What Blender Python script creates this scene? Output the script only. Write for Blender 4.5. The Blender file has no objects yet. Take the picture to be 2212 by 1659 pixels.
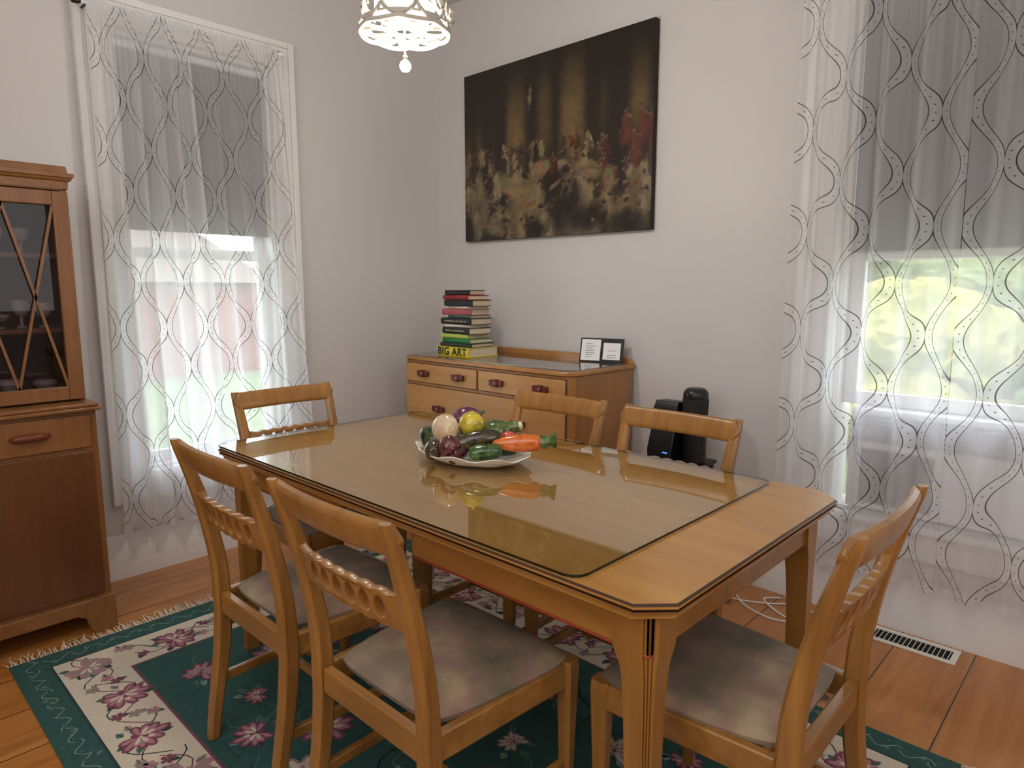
import bpy, math, random
import numpy as np
from mathutils import Vector, Matrix
R=random.Random(7)
sc=bpy.context.scene
COL=sc.collection
pi=math.pi
try: sc.view_settings.view_transform='Standard'
except Exception: pass

def lin(c):
    return tuple(((x/255)/12.92 if x/255<=.04045 else ((x/255+.055)/1.055)**2.4) for x in c)+(1,)

# ---------------- materials ----------------
class NT:
    def __init__(s,name):
        s.m=bpy.data.materials.new(name); s.m.use_nodes=True
        s.t=s.m.node_tree; s.t.nodes.clear()
        s.out=s.t.nodes.new('ShaderNodeOutputMaterial')
    def n(s,typ,**k):
        nd=s.t.nodes.new('ShaderNode'+typ)
        for a,b in k.items(): setattr(nd,a,b)
        return nd
    def set(s,sock,v):
        if isinstance(v,bpy.types.NodeSocket): s.t.links.new(v,sock)
        else: sock.default_value=v
    def M(s,op,a,b=0.0,c=None):
        nd=s.n('Math',operation=op); s.set(nd.inputs[0],a); s.set(nd.inputs[1],b)
        if c is not None: s.set(nd.inputs[2],c)
        return nd.outputs[0]
    def mix(s,f,a,b):
        nd=s.n('MixRGB'); s.set(nd.inputs[0],f); s.set(nd.inputs[1],a); s.set(nd.inputs[2],b); return nd.outputs[0]
    def ramp(s,f,stops):
        nd=s.n('ValToRGB'); s.set(nd.inputs[0],f); e=nd.color_ramp.elements
        while len(e)<len(stops): e.new(.5)
        for i,(p,c) in enumerate(stops): e[i].position=p; e[i].color=c
        return nd.outputs[0]
    def coord(s,kind='Object',scale=(1,1,1),loc=(0,0,0)):
        tc=s.n('TexCoord'); mp=s.n('Mapping'); s.t.links.new(tc.outputs[kind],mp.inputs[0])
        mp.inputs['Scale'].default_value=scale; mp.inputs['Location'].default_value=loc
        return mp.outputs[0]
    def noise(s,vec,scale=5,detail=4,rough=.5,dist=0):
        nd=s.n('TexNoise'); s.set(nd.inputs['Vector'],vec); nd.inputs['Scale'].default_value=scale
        nd.inputs['Detail'].default_value=detail; nd.inputs['Roughness'].default_value=rough; nd.inputs['Distortion'].default_value=dist
        return nd.outputs['Fac']
    def bsdf(s,col,rough=.5,bump=None,bs=.1,bd=.01,**k):
        b=s.n('BsdfPrincipled'); s.set(b.inputs['Base Color'],col); s.set(b.inputs['Roughness'],rough)
        for a,v in k.items(): s.set(b.inputs[a.replace('_',' ')],v)
        if bump is not None:
            bp=s.n('Bump'); bp.inputs['Strength'].default_value=bs; bp.inputs['Distance'].default_value=bd
            s.set(bp.inputs['Height'],bump); s.t.links.new(bp.outputs[0],b.inputs['Normal'])
        s.t.links.new(b.outputs[0],s.out.inputs[0]); return b

def plain(name,rgb,rough=.5,var=.06,scale=12,bs=.05,**k):
    n=NT(name); c=lin(rgb); v=n.coord('Object')
    f=n.noise(v,scale,4)
    a=tuple(x*(1-var) for x in c[:3])+(1,); b=tuple(min(1,x*(1+var)) for x in c[:3])+(1,)
    n.bsdf(n.mix(f,a,b),rough,bump=f,bs=bs,bd=.003,**k); return n.m
def wood(name,dark,light,axis='x',rough=.33,coat=.25,sc_=1.0):
    n=NT(name); s={'x':(1.2,16,16),'y':(16,1.2,16),'z':(16,16,1.2)}[axis]
    s=tuple(x*sc_ for x in s)
    v=n.coord('Object',s)
    f=n.noise(v,1.6,7,.6,.6); g=n.noise(n.coord('Object',(1,1,1)),3.5,3)
    f2=n.M('ADD',n.M('MULTIPLY',f,.6),n.M('MULTIPLY',g,.4))
    col=n.ramp(f2,[(.32,lin(dark)),(.68,lin(light))])
    n.bsdf(col,n.M('ADD',rough-.06,n.M('MULTIPLY',g,.14)),bump=f,bs=.05,bd=.002,Coat_Weight=coat,Coat_Roughness=.15); return n.m

def glassmat(name,tint=(1,1,1,1),ior=1.5,rough=0.0):
    n=NT(name); fr=n.n('Fresnel')
    geo=n.n('NewGeometry')
    # a thin sheet reflects the same from both of its faces
    n.set(fr.inputs[0],n.M('ADD',n.M('MULTIPLY',geo.outputs['Backfacing'],1/ior-ior),ior))
    t=n.n('BsdfTransparent'); t.inputs[0].default_value=tint
    g=n.n('BsdfGlossy'); g.inputs['Roughness'].default_value=rough; g.inputs[0].default_value=(1,1,1,1)
    mx=n.n('MixShader'); n.set(mx.inputs[0],fr.outputs[0]); n.set(mx.inputs[1],t.outputs[0]); n.set(mx.inputs[2],g.outputs[0])
    n.t.links.new(mx.outputs[0],n.out.inputs[0]); return n.m

WALL=plain('wall_paint',(214,210,207),.5,.02,6,.03)
CEIL=plain('ceiling_paint',(206,203,201),.8,.03,8)
TRIM=plain('trim_paint',(234,232,229),.4,.02,6,.02)
def floor_mat():
    n=NT('pine_planks'); tc=n.n('TexCoord'); sp=n.n('SeparateXYZ'); n.t.links.new(tc.outputs['Object'],sp.inputs[0])
    x,y=sp.outputs[0],sp.outputs[1]
    W=.23
    xs=n.M('ADD',x,.07)
    xi=n.M('FLOOR',n.M('DIVIDE',xs,W)); fx=n.M('FRACT',n.M('DIVIDE',xs,W))
    wn=n.n('TexWhiteNoise',noise_dimensions='1D'); n.set(wn.inputs['W'],xi); rnd=wn.outputs['Value']
    cb=n.n('CombineXYZ'); n.set(cb.inputs[0],n.M('MULTIPLY',x,18.0)); n.set(cb.inputs[1],n.M('ADD',n.M('MULTIPLY',y,1.6),n.M('MULTIPLY',rnd,37.0))); n.set(cb.inputs[2],n.M('MULTIPLY',rnd,9.0))
    g=n.noise(cb.outputs[0],1.0,6,.6,.9)
    col=n.ramp(g,[(.25,lin((146,90,38))),(.5,lin((182,118,54))),(.78,lin((206,146,80)))])
    col=n.mix(n.M('MULTIPLY',rnd,.35),col,lin((168,98,42)))
    vo=n.n('TexVoronoi',feature='F1'); vo.inputs['Scale'].default_value=3.1; n.t.links.new(tc.outputs['Object'],vo.inputs['Vector'])
    kn=n.M('LESS_THAN',vo.outputs['Distance'],.075)
    kn2=n.M('LESS_THAN',vo.outputs['Distance'],.12)
    col=n.mix(n.M('MULTIPLY',kn2,.5),col,lin((128,68,28)))
    col=n.mix(kn,col,lin((76,36,20)))
    seam=n.M('LESS_THAN',n.M('MINIMUM',fx,n.M('SUBTRACT',1.0,fx)),.011)
    col=n.mix(n.M('MULTIPLY',seam,.9),col,lin((56,30,14)))
    n.bsdf(col,.30,bump=n.M('SUBTRACT',n.M('MULTIPLY',g,.2),seam),bs=.25,bd=.004,Coat_Weight=.35,Coat_Roughness=.15); return n.m
FLOOR=floor_mat()
WCH=wood('maple_chair_vertical',(124,82,34),(178,126,62),'z')
WCHX=wood('maple_chair_horizontal',(126,84,34),(180,128,62),'x')
WTOP=wood('maple_table_top',(170,120,56),(194,144,74),'x',rough=.25,sc_=.8)
WTB=wood('maple_table_base',(136,92,38),(176,124,58),'x')
WTL=wood('maple_table_leg',(134,90,38),(174,122,58),'z')
EDGE=plain('dark_edge_line',(66,40,20),.4)
WDR=wood('maple_dresser',(152,104,52),(186,134,76),'x')
WDRS=wood('maple_dresser_side',(148,100,50),(178,124,66),'z')
WDRF=wood('maple_drawer_front',(178,126,66),(202,150,86),'x')
WCAB=wood('cabinet_wood',(112,70,34),(148,98,52),'z')
WCABX=wood('cabinet_wood_horizontal',(116,74,36),(152,102,54),'x')
WCABD=wood('cabinet_dark_panel',(84,48,24),(110,66,34),'z')
WRED=plain('reddish_wood_handle',(92,30,24),.35)
WREDC=plain('reddish_cabinet_handle',(110,54,32),.35)
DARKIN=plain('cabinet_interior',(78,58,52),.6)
BLACK=plain('black_plastic',(20,20,22),.35)
IRON=plain('black_iron',(24,22,22),.4)
GLASST=glassmat('glass_sheet',(.89,.91,.80,1),ior=2.4)
GLASSD=glassmat('dresser_glass',(.78,.78,.78,1),ior=2.6)
GLASSE=plain('dark_glass_edge',(28,32,22),.15)
PANE=glassmat('window_glass',(.98,.99,1,1))
SHADE=plain('grey_shade_fabric',(70,70,71),.9)
WHITEPL=plain('white_plastic',(236,236,238),.4)
CER=plain('glazed_white_ceramic',(232,226,212),.12,.05,20,.05,Coat_Weight=.6)

def seat_mat(name,off):
    n=NT(name); v=n.coord('Object',(1,1,1),off)
    a=n.noise(v,7.0,3,.5,.15); b=n.noise(n.coord('Object',(1,1,1),(off[0]+5,off[1],0)),6,4,.6,.2)
    c=n.ramp(a,[(.30,lin((96,92,74))),(.42,lin((132,112,92))),(.50,lin((152,120,106))),(.60,lin((166,144,116))),(.72,lin((184,166,130)))])
    b2=n.ramp(b,[(.38,(0,0,0,1)),(.62,(1,1,1,1))])
    c=n.mix(n.M('MULTIPLY',b2,.6),c,lin((104,100,82)))
    f=n.noise(v,220,2)
    n.bsdf(c,.85,bump=f,bs=.12,bd=.002,Sheen_Weight=.05); return n.m
SEATS=[seat_mat('mottled_velvet',(0,0,0)),seat_mat('mottled_velvet_two',(3,1,2)),seat_mat('mottled_velvet_three',(7,2,1))]

# ---------------- mesh builder ----------------
import bmesh
def bmfix(me):
    bm=bmesh.new(); bm.from_mesh(me); bmesh.ops.recalc_face_normals(bm,faces=bm.faces); bm.to_mesh(me); bm.free()
class MB:
    def __init__(s): s.v=[];s.f=[];s.mi=[]
    def add(s,vs,fs,m=0):
        o=len(s.v); s.v+= [tuple(v) for v in vs]; s.f+=[tuple(i+o for i in f) for f in fs]; s.mi+=[m]*len(fs); return s
    def box(s,x0,x1,y0,y1,z0,z1,m=0):
        if x0>x1:x0,x1=x1,x0
        if y0>y1:y0,y1=y1,y0
        vs=[(x0,y0,z0),(x1,y0,z0),(x1,y1,z0),(x0,y1,z0),(x0,y0,z1),(x1,y0,z1),(x1,y1,z1),(x0,y1,z1)]
        return s.add(vs,[(0,3,2,1),(4,5,6,7),(0,1,5,4),(1,2,6,5),(2,3,7,6),(3,0,4,7)],m)
    def loft(s,rings,m=0,cap=True,closed=False,ms=None):
        n=len(rings[0]); vs=[p for r in rings for p in r]; fs=[];mm=[]
        K=len(rings)
        for i in range(K if closed else K-1):
            j=(i+1)%K
            for k in range(n):
                fs.append((i*n+k,i*n+(k+1)%n,j*n+(k+1)%n,j*n+k)); mm.append(ms[i] if ms else m)
        if cap and not closed:
            fs.append(tuple(range(n))[::-1]); fs.append(tuple((K-1)*n+k for k in range(n))); mm+=[m,m]
        s.add(vs,fs,m); s.mi[-len(mm):]=mm
        return s
    def lathe(s,prof,c=(0,0,0),seg=32,m=0,fr=None):
        rings=[]
        for r,z in prof:
            ring=[]
            for k in range(seg):
                a=2*pi*k/seg; q=fr(a,z) if fr else 1
                ring.append((c[0]+r*q*math.cos(a),c[1]+r*q*math.sin(a),c[2]+z))
            rings.append(ring)
        return s.loft(rings,m)
    def tube(s,pts,r,n=8,m=0,closed=False):
        rings=[];K=len(pts); P=[Vector(p) for p in pts]; up=Vector((0,0,1))
        for i in range(K):
            if closed: t=(P[(i+1)%K]-P[i-1])
            else: t=P[min(i+1,K-1)]-P[max(i-1,0)]
            t.normalize()
            u=up if abs(t.dot(up))<.95 else Vector((1,0,0))
            a=t.cross(u).normalized(); b=a.cross(t)
            rr=r[i] if isinstance(r,(list,tuple)) else r
            rings.append([P[i]+a*rr*math.cos(2*pi*k/n)+b*rr*math.sin(2*pi*k/n) for k in range(n)])
        return s.loft(rings,m,closed=closed)
    def prism(s,out,ax,a0,a1,m=0):
        def P(p,a):
            if ax=='x': return (a,p[0],p[1])
            if ax=='y': return (p[0],a,p[1])
            return (p[0],p[1],a)
        return s.loft([[P(p,a0) for p in out],[P(p,a1) for p in out]],m)
    def build(s,name,mats,parent=None,loc=(0,0,0),rot=(0,0,0),bevel=0,smooth=True,seg=2,angle=38):
        me=bpy.data.meshes.new(name); me.from_pydata(s.v,[],s.f)
        if not isinstance(mats,(list,tuple)): mats=[mats]
        for m in mats: me.materials.append(m)
        me.polygons.foreach_set('material_index',s.mi)
        bmfix(me)
        if smooth:
            me.polygons.foreach_set('use_smooth',[True]*len(me.polygons))
            try: me.set_sharp_from_angle(angle=math.radians(angle))
            except Exception: pass
        o=bpy.data.objects.new(name,me); COL.objects.link(o); o.location=loc; o.rotation_euler=rot
        if parent: o.parent=parent
        if bevel:
            b=o.modifiers.new('bevel','BEVEL'); b.width=bevel; b.segments=seg; b.limit_method='ANGLE'; b.angle_limit=math.radians(40)
            b.harden_normals=False
        return o
def empty(name,loc=(0,0,0),rot=(0,0,0)):
    o=bpy.data.objects.new(name,None); o.empty_display_size=.1; COL.objects.link(o); o.location=loc; o.rotation_euler=rot; return o
def tag(o,label=None,cat=None,group=None,kind=None):
    if label:o['label']=label
    if cat:o['category']=cat
    if group:o['group']=group
    if kind:o['kind']=kind
    return o
def copy_thing(root,loc,rot):
    n=root.copy(); COL.objects.link(n); n.location=loc; n.rotation_euler=rot
    for c in list(root.children):
        k=c.copy(); COL.objects.link(k); k.parent=n
        for g in list(c.children):
            h=g.copy(); COL.objects.link(h); h.parent=k
    return n
def oct_ring(cx,cy,z,w,d,ch=.007):
    a,b=w/2,d/2
    return [(cx-a+ch,cy-b,z),(cx+a-ch,cy-b,z),(cx+a,cy-b+ch,z),(cx+a,cy+b-ch,z),(cx+a-ch,cy+b,z),(cx-a+ch,cy+b,z),(cx-a,cy+b-ch,z),(cx-a,cy-b+ch,z)]
def smooth_tab(tab,n):
    out=[];K=len(tab)
    for i in range(K-1):
        p0=tab[max(i-1,0)];p1=tab[i];p2=tab[i+1];p3=tab[min(i+2,K-1)]
        for j in range(n):
            t=j/n
            out.append(tuple(.5*((2*b)+(-a+c)*t+(2*a-5*b+4*c-d)*t*t+(-a+3*b-3*c+d)*t**3) for a,b,c,d in zip(p0,p1,p2,p3)))
    out.append(tuple(tab[-1])); return out
def curve_mesh(outline,holes,extr,bev):
    cu=bpy.data.curves.new('tmp','CURVE'); cu.dimensions='2D'; cu.fill_mode='BOTH'; cu.extrude=extr; cu.bevel_depth=bev; cu.bevel_resolution=1
    for L in [outline]+holes:
        sp=cu.splines.new('POLY'); sp.points.add(len(L)-1)
        for i,p in enumerate(L): sp.points[i].co=(p[0],p[1],0,1)
        sp.use_cyclic_u=True
    o=bpy.data.objects.new('tmp',cu); COL.objects.link(o)
    dg=bpy.context.evaluated_depsgraph_get(); dg.update()
    me=bpy.data.meshes.new_from_object(o.evaluated_get(dg))
    vs=[tuple(v.co) for v in me.vertices]; fs=[tuple(p.vertices) for p in me.polygons]
    bpy.data.objects.remove(o); bpy.data.curves.remove(cu); bpy.data.meshes.remove(me)
    return vs,fs

# ---------------- room shell ----------------
XR,YF,ZC=4.7,-4.4,2.92
T=.16
m=MB(); m.box(-T,XR+T,YF-T,T,-.1,0); tag(m.build('floor',FLOOR,smooth=False),kind='structure')
m=MB(); m.box(-T,XR+T,YF-T,T,ZC,ZC+.1); tag(m.build('ceiling',CEIL,smooth=False),kind='structure')
w1=(-1.79,-1.08,.47,2.37); w2=(2.37,3.13,.42,2.40)
m=MB()
m.box(-T,0,YF,w1[0],0,ZC).box(-T,0,w1[1],T,0,ZC).box(-T,0,w1[0],w1[1],0,w1[2]).box(-T,0,w1[0],w1[1],w1[3],ZC)
tag(m.build('wall_left',WALL,smooth=False),kind='structure')
m=MB()
m.box(0,w2[0],0,T,0,ZC).box(w2[1],XR,0,T,0,ZC).box(w2[0],w2[1],0,T,0,w2[2]).box(w2[0],w2[1],0,T,w2[3],ZC)
tag(m.build('wall_back',WALL,smooth=False),kind='structure')
m=MB(); m.box(XR,XR+T,YF,T,0,ZC); tag(m.build('wall_right',WALL,smooth=False),kind='structure')
m=MB(); m.box(-T,XR+T,YF-T,YF,0,ZC); tag(m.build('wall_front',WALL,smooth=False),kind='structure')
prof=[(0,0),(.018,0),(.018,.012),(.018,.165),(.012,.175),(.012,.187),(.005,.200),(0,.200)]
m=MB(); m.prism([(a,b) for a,b in prof],'y',YF+.001,-.001); tag(m.build('baseboard_left',TRIM),kind='structure')
m=MB(); m.prism([(-a,b) for a,b in prof],'x',.02,XR-.001); tag(m.build('baseboard_back',TRIM),kind='structure')
def casing(name,axis,a0,a1,z0,z1,w,flip):
    m=MB()
    def B(p0,p1,q0,q1,d0,d1):
        if axis=='y': m.box(d0,d1,p0,p1,q0,q1)
        else: m.box(p0,p1,-d1,-d0,q0,q1)
    for (x0,x1,zz0,zz1,inn) in [(a0-w,a0,z0,z1+w,1),(a1,a1+w,z0,z1+w,-1)]:
        B(x0,x1,zz0-.13,zz1,0,.018)
        e=x0 if inn==1 else x1-.03
        B(e,e+.03,zz0-.13,zz1,.018,.034)
        e=x0+.045 if inn==1 else x1-.06
        B(e,e+.015,zz0-.13,zz1-.045,.018,.027)
        e=x1-.02 if inn==1 else x0
        B(e,e+.02,zz0-.13,z1+.02,.018,.028)
    B(a0,a1,z1,z1+w,0,.018); B(a0-w+.03,a1+w-.03,z1+w-.03,z1+w,.018,.034); B(a0-w+.06,a1+w-.06,z1+w-.06,z1+w-.045,.018,.027); B(a0,a1,z1,z1+.02,.018,.028)
    B(a0,a1,z0-.13,z0-.02,0,.018)
    B(a0-.01,a1+.01,z0-.022,z0+.006,.0,.045)
    return tag(m.build(name,TRIM,bevel=.004),kind='structure')
casing('trim_1','y',w1[0],w1[1],w1[2],w1[3],.125,1)
casing('trim_2','x',w2[0],w2[1],w2[2],w2[3],.155,1)
def window(name,axis,a0,a1,z0,z1,meet,botz=None):
    m=MB(); g=MB()
    def B(mm,p0,p1,q0,q1,d0,d1):
        if axis=='y': mm.box(-d1,-d0,p0,p1,q0,q1)
        else: mm.box(p0,p1,d0,d1,q0,q1)
    j=.02
    B(m,a0,a0+j,z0,z1,0,T);B(m,a1-j,a1,z0,z1,0,T);B(m,a0,a1,z1-j,z1,0,T);B(m,a0,a1,z0,z0+j,0,T)
    s=.05
    zb=z0+j if botz is None else botz
    for (q0,q1,d) in [(zb,meet+.02,.06),(meet-.02,z1-j,.1)]:
        B(m,a0+j,a0+j+s,q0,q1,d,d+.035);B(m,a1-j-s,a1-j,q0,q1,d,d+.035)
        B(m,a0+j+s,a1-j-s,q1-.04,q1,d,d+.035);B(m,a0+j+s,a1-j-s,q0,q0+.05,d,d+.035)
        B(g,a0+j+s,a1-j-s,q0+.05,q1-.04,d+.015,d+.019)
    o=tag(m.build(name,TRIM,bevel=.003),kind='structure')
    p=g.build('window_pane',PANE,parent=o,smooth=False)
    return o
window('window_1','y',*w1,1.45)
window('window_2','x',*w2,1.42,botz=.842)
m=MB(); m.box(-.045,-.043,w1[0]+.022,w1[1]-.022,1.56,2.33); m.box(-.05,-.038,w1[0]+.022,w1[1]-.022,1.55,1.565)
sh=empty('roller_shade',(0,0,0)); m.build('shade_fabric',SHADE,parent=sh,smooth=False)
m=MB(); m.tube([(-.045,w1[0]+.025,2.33),(-.045,w1[1]-.025,2.33)],.018,16); m.build('shade_roller',WHITEPL,parent=sh)
tag(sh,'dark grey roller shade half lowered in the side window','window shade')
m=MB(); m.box(w2[0]+.022,w2[1]-.022,.043,.045,1.44,2.36); m.box(w2[0]+.022,w2[1]-.022,.038,.05,1.43,1.445)
sh=empty('roller_shade',(0,0,0)); m.build('shade_fabric',SHADE,parent=sh,smooth=False)
m=MB(); m.tube([(w2[0]+.025,.045,2.355),(w2[1]-.025,.045,2.355)],.018,16); m.build('shade_roller',WHITEPL,parent=sh)
tag(sh,'dark grey roller shade half lowered above the air conditioner','window shade')

# ---------------- curtains ----------------
def curtain_mat(name,base):
    n=NT(name); tc=n.n('TexCoord'); sp=n.n('SeparateXYZ'); n.t.links.new(tc.outputs['UV'],sp.inputs[0])
    u,v=sp.outputs[0],sp.outputs[1]
    w=.13;H=.375;a=(w-.026)/2
    ph=n.M('MULTIPLY',v,2*pi/H)
    cs=n.M('MULTIPLY',n.M('ADD',n.M('COSINE',ph),n.M('MULTIPLY',n.M('COSINE',n.M('MULTIPLY',ph,3.0)),-.04)),a*1.04)
    de=n.M('PINGPONG',n.M('SUBTRACT',n.M('ADD',u,10*2*w),cs),w)
    do=n.M('PINGPONG',n.M('ADD',n.M('ADD',u,9*2*w+w),cs),w)
    sl=n.M('MULTIPLY',n.M('SINE',ph),a*2*pi/H)
    corr=n.M('DIVIDE',1.0,n.M('SQRT',n.M('ADD',1.0,n.M('MULTIPLY',sl,sl))))
    d=n.M('MULTIPLY',n.M('MINIMUM',de,do),corr)
    line=n.M('LESS_THAN',n.M('ABSOLUTE',n.M('SUBTRACT',d,.0142)),.0015)
    pv=n.M('PINGPONG',v,.013)
    dot=n.M('LESS_THAN',n.M('SQRT',n.M('ADD',n.M('MULTIPLY',d,d),n.M('MULTIPLY',pv,pv))),.0020)
    ink=n.M('MAXIMUM',line,dot)
    band=n.M('LESS_THAN',d,.0142)
    wv=n.noise(tc.outputs['UV'],300,2)
    lw=n.n('LayerWeight'); lw.inputs[0].default_value=.35
    fac=n.M('ADD',base,n.M('MULTIPLY',lw.outputs['Facing'],.42))
    fac=n.M('ADD',fac,n.M('MULTIPLY',band,.06))
    fac=n.M('ADD',fac,n.M('MULTIPLY',n.M('SUBTRACT',wv,.5),.06))
    fac=n.M('MINIMUM',n.M('MAXIMUM',fac,n.M('MULTIPLY',ink,.86)),.97)
    col=n.mix(ink,(.95,.95,.955,1),(.10,.085,.078,1))
    df=n.n('BsdfDiffuse'); n.set(df.inputs[0],col)
    tl=n.n('BsdfTranslucent'); n.set(tl.inputs[0],col)
    m1=n.n('MixShader'); m1.inputs[0].default_value=.5; n.t.links.new(df.outputs[0],m1.inputs[1]); n.t.links.new(tl.outputs[0],m1.inputs[2])
    tr=n.n('BsdfTransparent')
    m2=n.n('MixShader'); n.set(m2.inputs[0],fac); n.t.links.new(tr.outputs[0],m2.inputs[1]); n.t.links.new(m1.outputs[0],m2.inputs[2])
    n.t.links.new(m2.outputs[0],n.out.inputs[0]); return n.m
CUR=curtain_mat('sheer_ogee_fabric',.46)
CURD=curtain_mat('sheer_ogee_fabric_gathered',.62)
def curtain(axis,pt,pb,zt,zb,off,nf,seed,uscale,label,uoff=0,mat=None):
    rr=random.Random(seed); nu,nv=240,70
    ph=[rr.uniform(0,6.28) for _ in range(8)]
    vs=[];uv=[]
    for j in range(nv+1):
        t=j/nv
        for i in range(nu+1):
            s=i/nu
            p=(pt[0]*(1-s)+pt[1]*s)*(1-t)+(pb[0]*(1-s)+pb[1]*s)*t
            A=.009+.017*min(1,t*2.5)
            dep=A*math.sin(2*pi*nf*s+ph[0]+.5*math.sin(3*t+ph[5]))+.3*A*math.sin(2*pi*nf*1.73*s+ph[1]+t*.8)
            dep+=.004*math.sin(2*pi*nf*4.1*s+ph[2]+1.5*t)*max(0,1-2.5*t)
            z=zt+(zb-zt)*t
            if t>.97: dep+=.006*math.sin(2*pi*nf*4*s+ph[3])*(t-.97)/.03
            if t>.96: z+=.006*math.sin(2*pi*nf*3*s+ph[3])
            if t<.03: z+=.008*math.sin(2*pi*nf*5*s+ph[6])
            d=off+max(-.035,min(.040,dep))
            if t<.04: d=off+.010+.004*math.sin(2*pi*nf*6*s)
            vs.append((d,p,z) if axis=='y' else (p,-d,z))
            wid=abs(pb[1]-pb[0])
            uv.append((uoff+s*wid*uscale+.008*math.sin(2*pi*nf*s+ph[0]),z+.006*math.sin(2*pi*nf*s*.5+ph[7])))
    fs=[]
    for j in range(nv):
        for i in range(nu):
            a=j*(nu+1)+i; fs.append((a,a+1,a+nu+2,a+nu+1))
    me=bpy.data.meshes.new('curtain'); me.from_pydata(vs,[],fs); me.materials.append(mat or CUR)
    ul=me.uv_layers.new(name='UVMap'); 
    for l in me.loops: ul.data[l.index].uv=uv[l.vertex_index]
    me.polygons.foreach_set('use_smooth',[True]*len(me.polygons))
    o=bpy.data.objects.new('curtain',me); COL.objects.link(o)
    tag(o,label,'curtain',group='sheer trellis-patterned curtains'); return o
OFF=.10
curtain('y',(-1.885,-1.505),(-1.905,-1.42),2.42,.235,OFF,5,3,1.3,'sheer white curtain with grey trellis print, densely gathered',0,CURD)
curtain('y',(-1.505,-1.075),(-1.42,-.93),2.42,.235,OFF,4,5,1.25,'sheer white curtain with grey trellis print over a grey shade',.11)
curtain('x',(2.215,2.772),(2.2,2.787),2.44,.22,OFF,5,11,1.2,'sheer white curtain with grey trellis print beside the wall')
curtain('x',(2.770,3.32),(2.785,3.34),2.44,.22,OFF+.004,4,17,1.15,'sheer white curtain with grey trellis print over the air conditioner',.07)
def rod(axis,a0,a1,z,label):
    e=empty('curtain_rod')
    m=MB()
    P=(lambda a,d,zz:(d,a,zz)) if axis=='y' else (lambda a,d,zz:(a,-d,zz))
    m.tube([P(a0,OFF,z),P(a1,OFF,z)],.0055,12); m.build('rod',WHITEPL,parent=e)
    for a,s in ((a0,-1),(a1,1)):
        m=MB()
        m.tube([P(a,OFF,z),P(a+s*.006,OFF,z),P(a+s*.012,OFF,z),P(a+s*.028,OFF,z),P(a+s*.034,OFF,z)],[.006,.011,.013,.013,.009],12)
        m.build('finial',IRON if s<0 else WHITEPL,parent=e)
    for a in (a0+.02,a1-.02):
        m=MB()
        m.tube([P(a,OFF,z),P(a,.034,z)],.005,8)
        m.build('bracket',IRON if a<(a0+a1)/2 else WHITEPL,parent=e)
    tag(e,label,'curtain rod')
rod('y',-1.90,-1.08,2.405,'thin curtain rod with black round end cap on casing')
rod('x',2.20,3.34,2.42,'thin curtain rod above the wider sheer curtains')

# ---------------- air conditioner ----------------
ac=empty('window_air_conditioner',(2.75,0,.42))
m=MB(); m.box(-.3,.3,-.028,.35,.03,.42); m.build('housing',WHITEPL,parent=ac,bevel=.01)
m=MB()
for i in range(6): m.box(-.27,.27,-.036,-.028,.30+i*.018,.308+i*.018)
m.build('louver',plain('louver_grey',(160,164,170),.4),parent=ac)
m=MB()
for i in range(20): m.box(-.25+i*.0125,-.246+i*.0125,-.033,-.028,.06,.27)
for i in range(17): m.box(-.25,-.01,-.034,-.028,.06+i*.0125,.064+i*.0125)
m.build('grille',plain('grille_grey',(120,124,130),.5),parent=ac)
tag(ac,'white window air conditioner with louvers behind sheer curtain','air conditioner')

# ---------------- table ----------------
TX0,TX1,TY0,TY1=.93,2.715,-1.842,-.925; TZ=.75
GZ=.0085  # rug top
tb=empty('dining_table',((TX0+TX1)/2,(TY0+TY1)/2,GZ))
TZl=TZ-GZ
cx,cy=tb.location[0],tb.location[1]; hx,hy=(TX1-TX0)/2,(TY1-TY0)/2
def clip_rect(hx,hy,c): return [(-hx+c,-hy),(hx-c,-hy),(hx,-hy+c),(hx,hy-c),(hx-c,hy),(-hx+c,hy),(-hx,hy-c),(-hx,-hy+c)]
m=MB()
rings=[]
tabl=[(.018,-.036),(.012,-.034),(.012,-.026),(.015,-.0255),(.015,-.0225),(.005,-.022),(.001,-.015),(.0,-.0135),(.0045,-.013),(.0045,-.009),(.0,-.0085),(.0,-.004),(.004,0)]
for ins,z in tabl:
    rings.append([(x,y,TZl+z) for x,y in clip_rect(hx-ins,hy-ins,.055)])
ms=[0]*12; ms[2]=ms[3]=ms[4]=1; ms[7]=ms[8]=ms[9]=1; ms[11]=1
m.loft(rings,ms=ms)
m.build('table_top',[WTOP,EDGE],parent=tb,angle=25)
RL=plain('red_shellac_edge',(150,52,24),.35)
for sgn,(xa,xb) in ((-1,(TX0,1.66)),(1,(1.98,TX1))):
    m=MB(); z0,z1=.625,TZl-.034
    xo=(xa+.05-cx) if sgn<0 else (xb-.05-cx); xi=(xb-cx) if sgn<0 else (xa-cx)
    for s in (-1,1):
        y=s*(hy-.05); m.box(min(xo,xi),max(xo,xi),min(y,y-s*.022),max(y,y-s*.022),z0,z1)
        m.box(min(xo,xi),max(xo,xi),min(y+s*.003,y-s*.022),max(y+s*.003,y-s*.022),z0-.003,z0+.003,1)
    m.box(min(xo,xo-sgn*.022),max(xo,xo-sgn*.022),-hy+.05,hy-.05,z0,z1)
    m.build('apron',[WTB,RL],parent=tb,bevel=.003)
m=MB()
for y in (-.25,-.19,.19,.25): m.box(-.55,.55,y-.02,y+.02,.655,TZl-.036)
m.build('extension_slide',plain('slide_wood',(120,76,36),.6),parent=tb,bevel=.002)
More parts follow.
